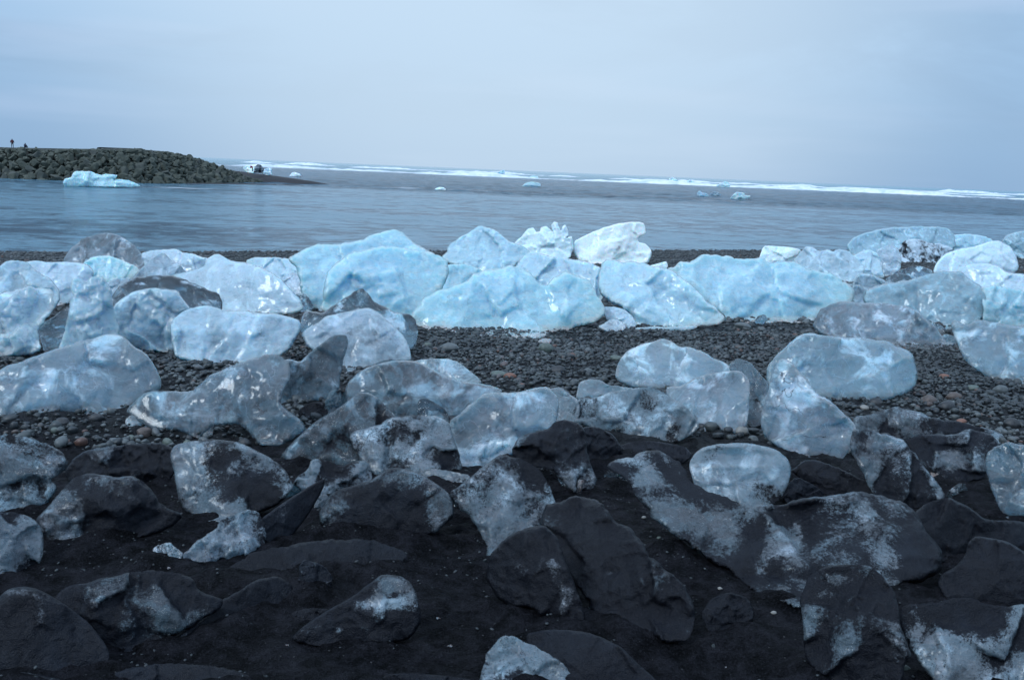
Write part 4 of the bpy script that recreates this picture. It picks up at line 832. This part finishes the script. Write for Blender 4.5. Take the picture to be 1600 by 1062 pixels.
def boulder_mesh(seed):
    import bmesh
    rg = np.random.default_rng(seed)
    bm = bmesh.new()
    for p in rg.normal(size=(15, 3)):
        p = p / np.linalg.norm(p) * rg.uniform(0.82, 1.0); bm.verts.new((p[0] * .62, p[1] * .5, p[2] * .42))
    r_ = bmesh.ops.convex_hull(bm, input=bm.verts)
    bmesh.ops.delete(bm, geom=[v for v in bm.verts if not v.link_faces], context='VERTS')
    bmesh.ops.bevel(bm, geom=list(bm.edges), offset=0.03, segments=2, profile=0.6, affect='EDGES')
    bmesh.ops.triangulate(bm, faces=bm.faces)
    bmesh.ops.recalc_face_normals(bm, faces=bm.faces)
    me = bpy.data.meshes.new('boulder'); bm.to_mesh(me); bm.free()
    me.materials.append(M_BOULDER)
    return me
BM = [boulder_mesh(50 + i) for i in range(9)]
rg = np.random.default_rng(5)
cand = []
s_vis0 = 96.0
NB = 296
rows = 9
for k in range(rows):
    v = (k + 0.25) / rows
    n = 33 if k else 36
    for j in range(n):
        s = s_vis0 + (S[-1] - s_vis0) * (j + 0.5 * (k % 2) + rg.uniform(-.25, .25)) / n
        cand.append((s, v + rg.uniform(-.03, .03), rg.uniform(1.15, 1.75) * (1.12 - 0.30 * v)))
cand = cand[:NB]
for (s, v, sz) in cand:
    p = face(s, min(v, 1.0))
    if top_h(s) < 2.5: sz *= 0.8
    o = bpy.data.objects.new('boulder', BM[rg.integers(9)]); col.objects.link(o)
    o.location = p; o.scale = [sz * 1.22 * q for q in rg.uniform(.85, 1.2, 3)]
    o.rotation_euler = rg.uniform(0, 6.28, 3) * np.array([.25, .25, 1])
    tag(o, 'angular grey-green boulder piled in the breakwater beyond the river', 'boulder', 'boulders of the breakwater')
# smaller rubble filling the gaps and crest
V, F = [], []
k0 = 0
for i in range(3100):
    s = rg.uniform(88, S[-1]) if i < 2300 else rg.uniform(30, 95); v = rg.uniform(0, 1.04); me = BM[rg.integers(9)]
    if 2050 < i < 2300: s = rg.uniform(110, 170); v = 1.0 + rg.uniform(0, .03)
    sz = rg.uniform(.65, 1.35); a = rg.uniform(0, 6.28)
    co = np.array([q.co[:] for q in me.vertices]) * sz
    co = np.stack([co[:, 0] * math.cos(a) - co[:, 1] * math.sin(a), co[:, 0] * math.sin(a) + co[:, 1] * math.cos(a), co[:, 2]], 1) + face(s, v) - np.array([0, 0, .25])
    V.append(co); F.append(np.array([p_.vertices[:] for p_ in me.polygons]) + k0); k0 += len(co)
rub = new_mesh('rubble', np.vstack(V), np.vstack(F), M_BOULDER, False); tag(rub, 'smaller stones filling the gaps of the breakwater', 'rubble', kind='stuff')

# sand spit behind the end of the breakwater
u = np.linspace(0, 1, 60); v = np.linspace(0, 1, 24); U, Vv = np.meshgrid(u, v)
xs_ = -66 + 24 * U; half = 13 * (1 - U) ** 0.8 + 0.3
yc = 203 - 3 * U
Xs = xs_; Ys = yc + (Vv - .35) * 2 * half
Zs = WATER - 0.25 + np.sin(np.pi * Vv) ** 0.8 * 2.15 * (1 - U) ** 0.75 + 0.28 * np.sin(np.pi * Vv)
spit = grid_mesh('sand_spit', Xs, Ys, Zs, M_SPIT); tag(spit, kind='structure')
u = np.linspace(0, 1, 70); U, Vv = np.meshgrid(u, np.linspace(0, 1, 10))
Xs = -64 + 20 * U; Ys = 163 + 26 * U + (Vv - .5) * (9 - 3 * U); Zs = WATER - .12 + .32 * np.sin(np.pi * Vv) * np.sin(np.pi * U) ** .4
strand = grid_mesh('shingle_strand', Xs, Ys, Zs, M_SPIT); tag(strand, kind='structure')

class _S:   # blocks stranded on the spit rest on its sand, a little above the water
    pass
def far_block(name, label, cls, pts, depth, **over):
    """far block given by its outline; the resting line is where it meets the sand at that distance"""
    P0 = [tuple(map(float, p.split(','))) for p in pts.split()]
    yb = max(p[1] for p in P0); x0, x1 = min(p[0] for p in P0), max(p[0] for p in P0)
    global WATER
    keep = WATER
    d = rays(np.array([(x0 + x1) / 2]), np.array([yb]))[0]; WATER = float(CAM[2] + d[2] * depth)
    ice(name, label, cls, pts, water=True, lean=.3, step=0.45, chaik=0, cat='ice block', **over)
    WATER = keep
far_block(B, 'white slab of ice on the spit in front of the red-jacketed person', 'white', '381,262 385,260 391,261 397,262 398,270 391,270.5 386,268 382,265', 201, blue=.4)
far_block(B, 'dark dirty ice block on the spit behind the breakwater end', 'dark', '397,269 399,261 403,257.5 407,258.5 410,262 412,265 410,269.5', 203, dirt=.5, tone=1.0)
far_block(B, 'clear tilted ice block at the tip side of the sand spit', 'pale', '409,270 411,267 415,265 420,263 424,263.5 423,268 425,272 419,273.5 413,272', 204, blue=.7)

# ------------------------------------------------------------------ people
def cloth(name, c):
    m, t = material(name)
    P = t.n('ShaderNodeTexCoord').outputs['Object']
    n = t.noise(P, 9, 4)
    cc = t.mix(t.math('MULTIPLY', n, .5), c, tuple(q * .55 for q in c))
    bs = t.n('ShaderNodeBsdfPrincipled', {'Base Color': cc, 'Roughness': .8}); finish(t, bs.outputs[0]); return m
M_DARK = cloth('dark_trousers', (0.012, 0.014, 0.022)); M_RED = cloth('red_jacket', (0.30, 0.03, 0.05)); M_BLUE = cloth('navy_jacket', (0.03, 0.035, 0.07))
M_SKIN = cloth('skin', (0.42, 0.26, 0.20)); M_RUST = cloth('rust_jacket', (0.10, 0.022, 0.035))
def skin_obj(name, joints, edges, radii, mat, parent):
    me = bpy.data.meshes.new(name); me.from_pydata(joints, edges, [])
    o = bpy.data.objects.new(name, me); col.objects.link(o); o.parent = parent
    md = o.modifiers.new('skin', 'SKIN')
    if not me.skin_vertices: 
        bpy.context.view_layer.update()
    sv = me.skin_vertices[0].data
    for i, r_ in enumerate(radii): sv[i].radius = (r_, r_)
    sv[0].use_root = True
    md.use_smooth_shade = True
    sb = o.modifiers.new('sub', 'SUBSURF'); sb.levels = 1; sb.render_levels = 2
    me.materials.append(mat); return o
def person(loc, rz, label, jacket, pose='stand'):
    root = bpy.data.objects.new('person', None); col.objects.link(root); root.location = loc; root.rotation_euler = (0, 0, rz)
    tag(root, label, 'person')
    if pose == 'stand':
        pelvis, chest, neck, head = (0, 0, .92), (0, .02, 1.32), (0, .03, 1.48), (0, .0, 1.64)
        kl, fl, kr, fr = (-.11, -.10, .50), (-.12, .02, .07), (.12, .08, .50), (.13, .16, .07)
        el_, hl, er, hr = (-.27, .02, 1.12), (-.24, -.14, .90), (.28, .04, 1.12), (.26, -.12, .92)
    elif pose == 'sit':
        pelvis, chest, neck, head = (0, 0, .28), (0, -.06, .66), (0, -.08, .82), (0, -.12, .98)
        kl, fl, kr, fr = (-.13, -.42, .48), (-.14, -.50, .06), (.13, -.42, .46), (.14, -.52, .05)
        el_, hl, er, hr = (-.28, -.16, .48), (-.10, -.40, .52), (.28, -.16, .48), (.10, -.40, .50)
    else:
        pelvis, chest, neck, head = (0, 0, .90), (0, -.28, 1.16), (0, -.40, 1.24), (0, -.52, 1.28)
        kl, fl, kr, fr = (-.11, -.04, .50), (-.12, .06, .07), (.12, -.06, .48), (.13, .02, .07)
        el_, hl, er, hr = (-.24, -.40, .94), (-.10, -.58, .80), (.24, -.42, .94), (.10, -.60, .82)
    J = [pelvis, chest, neck, head, (-.10, pelvis[1], pelvis[2] - .05), kl, fl, (.10, pelvis[1], pelvis[2] - .05), kr, fr,
         (-.19, chest[1], chest[2] + .08), el_, hl, (.19, chest[1], chest[2] + .08), er, hr,
         (fl[0], fl[1] - .14, .04), (fr[0], fr[1] - .14, .04)]
    E = [(0, 1), (1, 2), (2, 3), (0, 4), (4, 5), (5, 6), (0, 7), (7, 8), (8, 9), (1, 10), (10, 11), (11, 12), (1, 13), (13, 14), (14, 15), (6, 16), (9, 17)]
    Rr = [.13, .15, .065, .10, .09, .065, .05, .09, .065, .05, .06, .045, .035, .06, .045, .035, .04, .04]
    skin_obj('body', J, E, Rr, M_DARK, root)
    lower = tuple(np.array(pelvis) + (np.array(chest) - np.array(pelvis)) * -.15)
    J2 = [chest, lower, J[10], el_, tuple(np.array(el_) * .3 + np.array(hl) * .7), J[13], er, tuple(np.array(er) * .3 + np.array(hr) * .7), neck]
    skin_obj('jacket', J2, [(0, 1), (0, 2), (2, 3), (3, 4), (0, 5), (5, 6), (6, 7), (0, 8)], [.20, .19, .09, .075, .06, .09, .075, .06, .10], jacket, root)
    hd = np.array(head)
    skin_obj('hood', [tuple(hd + (0, .03, -.06)), tuple(hd + (0, .03, .05))], [(0, 1)], [.125, .11], jacket, root)
    return root
def on_depth(px, py, depth, z=None):
    p = CAM + rays(np.array([float(px)]), np.array([float(py)]))[0] * depth
    return (p[0], p[1], p[2] if z is None else z)
ZT = float(prof[40, -2, 2])
person(on_depth(19.5, 229, 166, ZT), R(200), 'person in a dark rust-red jacket standing on the breakwater top', M_RUST)
person(on_depth(39.0, 229.5, 166, ZT), R(160), 'person in a dark blue jacket sitting low on the breakwater top', M_BLUE, 'sit')
person(on_depth(394.5, 268.5, 203), R(-90), 'person in a bright red hooded jacket bending behind ice on the spit', M_RED, 'bend')

# ------------------------------------------------------------------ shingle
def uv_pebble(nu=7, nv=5):
    V = [(0, 0, 1)]
    for j in range(1, nv):
        th = math.pi * j / nv
        for i in range(nu):
            ph = 2 * math.pi * (i + .5 * (j % 2)) / nu; V.append((math.sin(th) * math.cos(ph), math.sin(th) * math.sin(ph), math.cos(th)))
    V.append((0, 0, -1)); F = []
    for i in range(nu): F.append((0, 1 + i, 1 + (i + 1) % nu))
    for j in range(nv - 2):
        for i in range(nu):
            a, b = 1 + j * nu + i, 1 + j * nu + (i + 1) % nu; c, d = a + nu, b + nu
            F += [(a, c, d), (a, d, b)]
    n = len(V) - 1; s = 1 + (nv - 2) * nu
    for i in range(nu): F.append((s + i, n, s + (i + 1) % nu))
    return np.array(V, float), np.array(F)
def scatter(n, px0, px1, py0, py1, smin, smax, keep, name, nu, nv, power=2.0):
    px = rg.uniform(px0, px1, n); py = rg.uniform(py0, py1, n)
    t = ray_ground(px, py); p = CAM + rays(px, py) * t[:, None]
    return p[:, :2]
def area_scatter(n, y0, y1, half):
    y = np.sqrt(rg.uniform(y0 ** 2, y1 ** 2, n)); x = rg.uniform(-1, 1, n) * (half * y + 0.6); return np.stack([x, y], 1)
def pebbles(xy, size, lift, nu, nv, flat=(.42, .75)):
    n = len(xy); T, F = uv_pebble(nu, nv)
    sc = np.stack([size, size * rg.uniform(.6, .95, n), size * rg.uniform(*flat, n)], 1)
    a = rg.uniform(0, 6.28, n); b = rg.normal(0, .28, n); c = rg.normal(0, .28, n)
    lump = 1 + 0.10 * rg.normal(size=(n, len(T), 1))
    V = T[None] * lump * sc[:, None, :]
    ca, sa = np.cos(b)[:, None], np.sin(b)[:, None]
    y_, z_ = V[..., 1] * ca - V[..., 2] * sa, V[..., 1] * sa + V[..., 2] * ca; V = np.stack([V[..., 0], y_, z_], -1)
    ca, sa = np.cos(c)[:, None], np.sin(c)[:, None]
    x_, z_ = V[..., 0] * ca - V[..., 2] * sa, V[..., 0] * sa + V[..., 2] * ca; V = np.stack([x_, V[..., 1], z_], -1)
    ca, sa = np.cos(a)[:, None], np.sin(a)[:, None]
    x_, y_ = V[..., 0] * ca - V[..., 1] * sa, V[..., 0] * sa + V[..., 1] * ca; V = np.stack([x_, y_, V[..., 2]], -1)
    base = np.stack([xy[:, 0], xy[:, 1], ground_fine(xy[:, 0], xy[:, 1]) + lift], 1)
    V += base[:, None, :]
    FF = F[None] + (np.arange(n) * len(T))[:, None, None]
    return V.reshape(-1, 3), FF.reshape(-1, 3), np.repeat(rg.uniform(0, 1, n), len(T))
def edge_noise(xy): return fbm(np.stack([xy[:, 0] * .9, xy[:, 1] * .9, 0 * xy[:, 0]], -1), 3)
Vs, Fs, Ts, k0 = [], [], [], 0
def add_pebbles(xy, size, lift, nu=7, nv=5, dim=1.0, **k):
    global k0
    a, b, c = pebbles(xy, size, lift, nu, nv, **k); c = np.clip(c * dim * (1 + .8 * np.repeat(fbm(np.stack([xy[:, 0] * .5, xy[:, 1] * .35, 0 * xy[:, 0]], -1), 3), len(a) // len(xy))), 0, 1); Vs.append(a); Fs.append(b + k0); Ts.append(c); k0 += len(a)
xy = area_scatter(37000, 5.6, 14.5, .78); lim = 6.6 + 1.1 * edge_noise(xy) - .7 * smooth(xy[:, 0], 1.5, 3.0) - .9 * smooth(-xy[:, 0], 1.2, 2.6)
xy = xy[xy[:, 1] > lim]; n = len(xy); pn = 1 + .9 * fbm(np.stack([xy[:, 0] * .55 + 3, xy[:, 1] * .8, 0 * xy[:, 0]], -1), 3); add_pebbles(xy, np.clip(rg.lognormal(-3.92, .42, n) * np.clip(pn, .6, 1.6), .010, .065), .004 + rg.uniform(0, .018, n))
xy = area_scatter(31000, 6.2, 30, .78); xy = xy[xy[:, 1] > 7.2]; n = len(xy); add_pebbles(xy, rg.uniform(.02, .05, n), .004 + rg.uniform(0, .012, n), 6, 4)
xy = area_scatter(31000, 14, 66, .78); n = len(xy); add_pebbles(xy, rg.uniform(.04, .11, n), .01, 5, 4)
xy = area_scatter(6000, 2.4, 6.8, .66); e = edge_noise(xy * 2.2); xy = xy[e > .0]; n = len(xy); add_pebbles(xy, rg.uniform(.003, .009, n) * rg.choice([1, 1.6], n, p=[.93, .07]), .001, 6, 4, dim=.55)
shingle = new_mesh('shingle', np.vstack(Vs), np.vstack(Fs), None, True)
tag(shingle, 'dark grey-green pebbles covering the beach between the ice blocks', 'shingle', kind='stuff')
at = shingle.data.attributes.new('tint', 'FLOAT', 'POINT'); at.data.foreach_set('value', np.concatenate(Ts).astype(np.float32))
M_SH = M_PEB.copy(); M_SH.name = 'wet_shingle'
nt = M_SH.node_tree
oi = [n_ for n_ in nt.nodes if n_.type == 'OBJECT_INFO'][0]; ra = [n_ for n_ in nt.nodes if n_.type == 'VALTORGB'][0]
att = nt.nodes.new('ShaderNodeAttribute'); att.attribute_name = 'tint'; nt.links.new(att.outputs['Fac'], ra.inputs[0]); nt.nodes.remove(oi)
for n_ in nt.nodes:
    if n_.type == 'TEX_NOISE': n_.inputs['Scale'].default_value = 40
    if n_.type == 'BUMP': n_.inputs['Distance'].default_value = 0.005
shingle.data.materials.append(M_SH)

def stone(px, py, wpx, label, hue, flat=.6, sd=0):
    p = at_ground(px, py); mpp = p[1] / FPX; r_ = wpx * mpp / 2
    T, F = uv_pebble(18, 12); q = T.copy()
    q = q * (1 + .16 * fbm(T * 1.1 + px, 3))[:, None] * np.array([1, .72, flat])
    # wear a few flats into it
    for k in range(4):
        nn_ = rg.normal(size=3); nn_ /= np.linalg.norm(nn_); d = q @ nn_; lim = .55 * np.abs(nn_ * np.array([1, .72, flat])).max() + .25
        q = q - np.maximum(d - lim, 0)[:, None] * .8 * nn_
    a = rg.uniform(-.5, .5); q = np.stack([q[:, 0] * math.cos(a) - q[:, 1] * math.sin(a), q[:, 0] * math.sin(a) + q[:, 1] * math.cos(a), q[:, 2]], 1) * r_
    loc = np.array([p[0], p[1], float(ground_fine(p[:1], p[1:2])[0]) + r_ * flat * .45])
    m = STM[hue]
    o = new_mesh('stone', q + loc, F, m, True, loc=loc); tag(o, label, 'stone', 'larger stones on the shingle')
STM = {k: mat_plain('stone_' + k, a, b, 14, .5, .3, .02, .45) for k, a, b in (
    ('grey', (0.07, .085, .09), (.12, .135, .14)), ('green', (.075, .10, .09), (.12, .15, .135)), ('brown', (.075, .06, .055), (.12, .095, .085)),
    ('red', (.17, .075, .05), (.22, .11, .08)), ('tan', (.20, .20, .19), (.27, .26, .24)), ('dark', (.02, .022, .026), (.05, .055, .06)))}
for a in [
    (703, 548, 34, 'flat broad grey stone on the gravel beside the glassy snout of ice', 'grey', .45),
    (668, 541, 14, 'small pale green stone beside the flat broad grey one', 'green', .6),
    (1160, 513, 30, 'lone oval stone on black gravel under the very wide blue bank', 'grey', .45),
    (853, 549, 24, 'greenish standing stone near the tiny glinting ice chip', 'green', .9),
    (779, 588, 30, 'long greenish stone among the pebbles behind the blue-grey boulder', 'green', .4),
    (797, 592, 22, 'reddish brown stone beside the long greenish one', 'red', .5),
    (815, 605, 12, 'small rusty orange pebble near the reddish brown stone', 'red', .6),
    (963, 563, 24, 'pale green-grey flat stone by the white-faced boulder', 'green', .4),
    (919, 583, 20, 'rounded grey pebble stone above the pale layered slab', 'grey', .6),
    (872, 583, 26, 'dark angular stone in the middle of the open shingle', 'dark', .6),
    (226, 680, 27, 'smooth round brown stone under the twisted grey block', 'brown', .75),
    (205, 682, 18, 'grey-green round stone touching the smooth brown one', 'green', .7),
    (262, 688, 19, 'angular pale green stone under the arch of the twisted block', 'green', .8),
    (293, 690, 15, 'small green stone beside the arch of the twisted block', 'green', .8),
    (192, 697, 24, 'flattened grey stone at the edge of the black sand', 'grey', .5),
    (152, 662, 26, 'dark blocky stone below the big frosted hump', 'dark', .7),
    (98, 664, 24, 'dark grey stone below the frosted hump beside greenish pebbles', 'dark', .7),
    (87, 676, 15, 'small greenish stone on the wet sand below the hump', 'green', .8),
    (356, 692, 18, 'green-grey stone between the arch and the egg-shaped boulder', 'green', .7),
    (382, 690, 24, 'blocky dark stone behind the egg-shaped boulder', 'dark', .8),
    (1158, 686, 24, 'pale tan round stone between the wedge and the cone', 'tan', .8),
    (1176, 693, 18, 'small grey stone next to the pale tan one', 'grey', .7),
    (1367, 632, 24, 'dark oval stone at the foot of the blue-grey rounded boulder', 'dark', .6),
    (1450, 633, 30, 'dark brown stone on the shingle near the pebbly edge', 'brown', .6),
    (1478, 643, 30, 'dark rounded stone beside the dark brown one', 'dark', .7),
    (1476, 592, 18, 'reddish flat stone under the horned boulder', 'red', .5),
    (1490, 622, 26, 'dull red-brown stone in the middle of the side shingle', 'brown', .6),
    (1502, 661, 18, 'rusty stone beside the dark low ledge of ice', 'red', .5),
    (1562, 612, 24, 'blue-grey stone under the horned boulder near the frame edge', 'grey', .8),
    (1580, 668, 28, 'angular dark grey stone above the cracked oval boulder', 'dark', .8),
    (1520, 608, 24, 'long flat grey-green stone on the side shingle', 'green', .4),
    (1350, 642, 16, 'small tan stone in the gap below the sand-dotted boulder', 'tan', .6),
    (1562, 676, 20, 'small pale grey stone by the end of the dark low ledge', 'grey', .6),
    (1030, 842, 9, 'small pale green stone on black sand beside the long block', 'green', .7),
    (1006, 810, 9, 'tiny pale stone on black sand near the head of the long block', 'tan', .6),
    (1125, 922, 9, 'tiny whitish stone on sand under the long reclining block', 'tan', .6),
    (1208, 963, 11, 'tiny pale stone beside the bulky upright block', 'tan', .6),
    (1415, 1055, 16, 'small pale greenish stone in the dark gap at the bottom edge', 'green', .7),
]: stone(*a)

# splinters of ice lying about on the black sand
T0, F0 = uv_pebble(6, 4)
for i, (a, b) in enumerate(zip(rg.uniform(150, 1560, 14), rg.uniform(860, 1040, 14))):
    p = at_ground(a, b); r_ = rg.uniform(.004, .009)
    q = T0 * (1 + .3 * rg.normal(size=(len(T0), 1))) * np.array([1, .6, .5]) * r_
    z = float(ground_fine(p[:1], p[1:2])[0]); loc = np.array([p[0], p[1], z + r_ * .2])
    o = new_mesh('ice_splinter', q + loc, F0, M_ICE, False, loc=loc)
    for k_, v_ in dict(PRE['white'], tone=.55, clear=.4, seed=i * .7).items(): o[k_] = float(v_)
    tag(o, 'tiny pale splinter of ice lying on the black sand', 'ice splinter', 'ice splinters on the black sand')
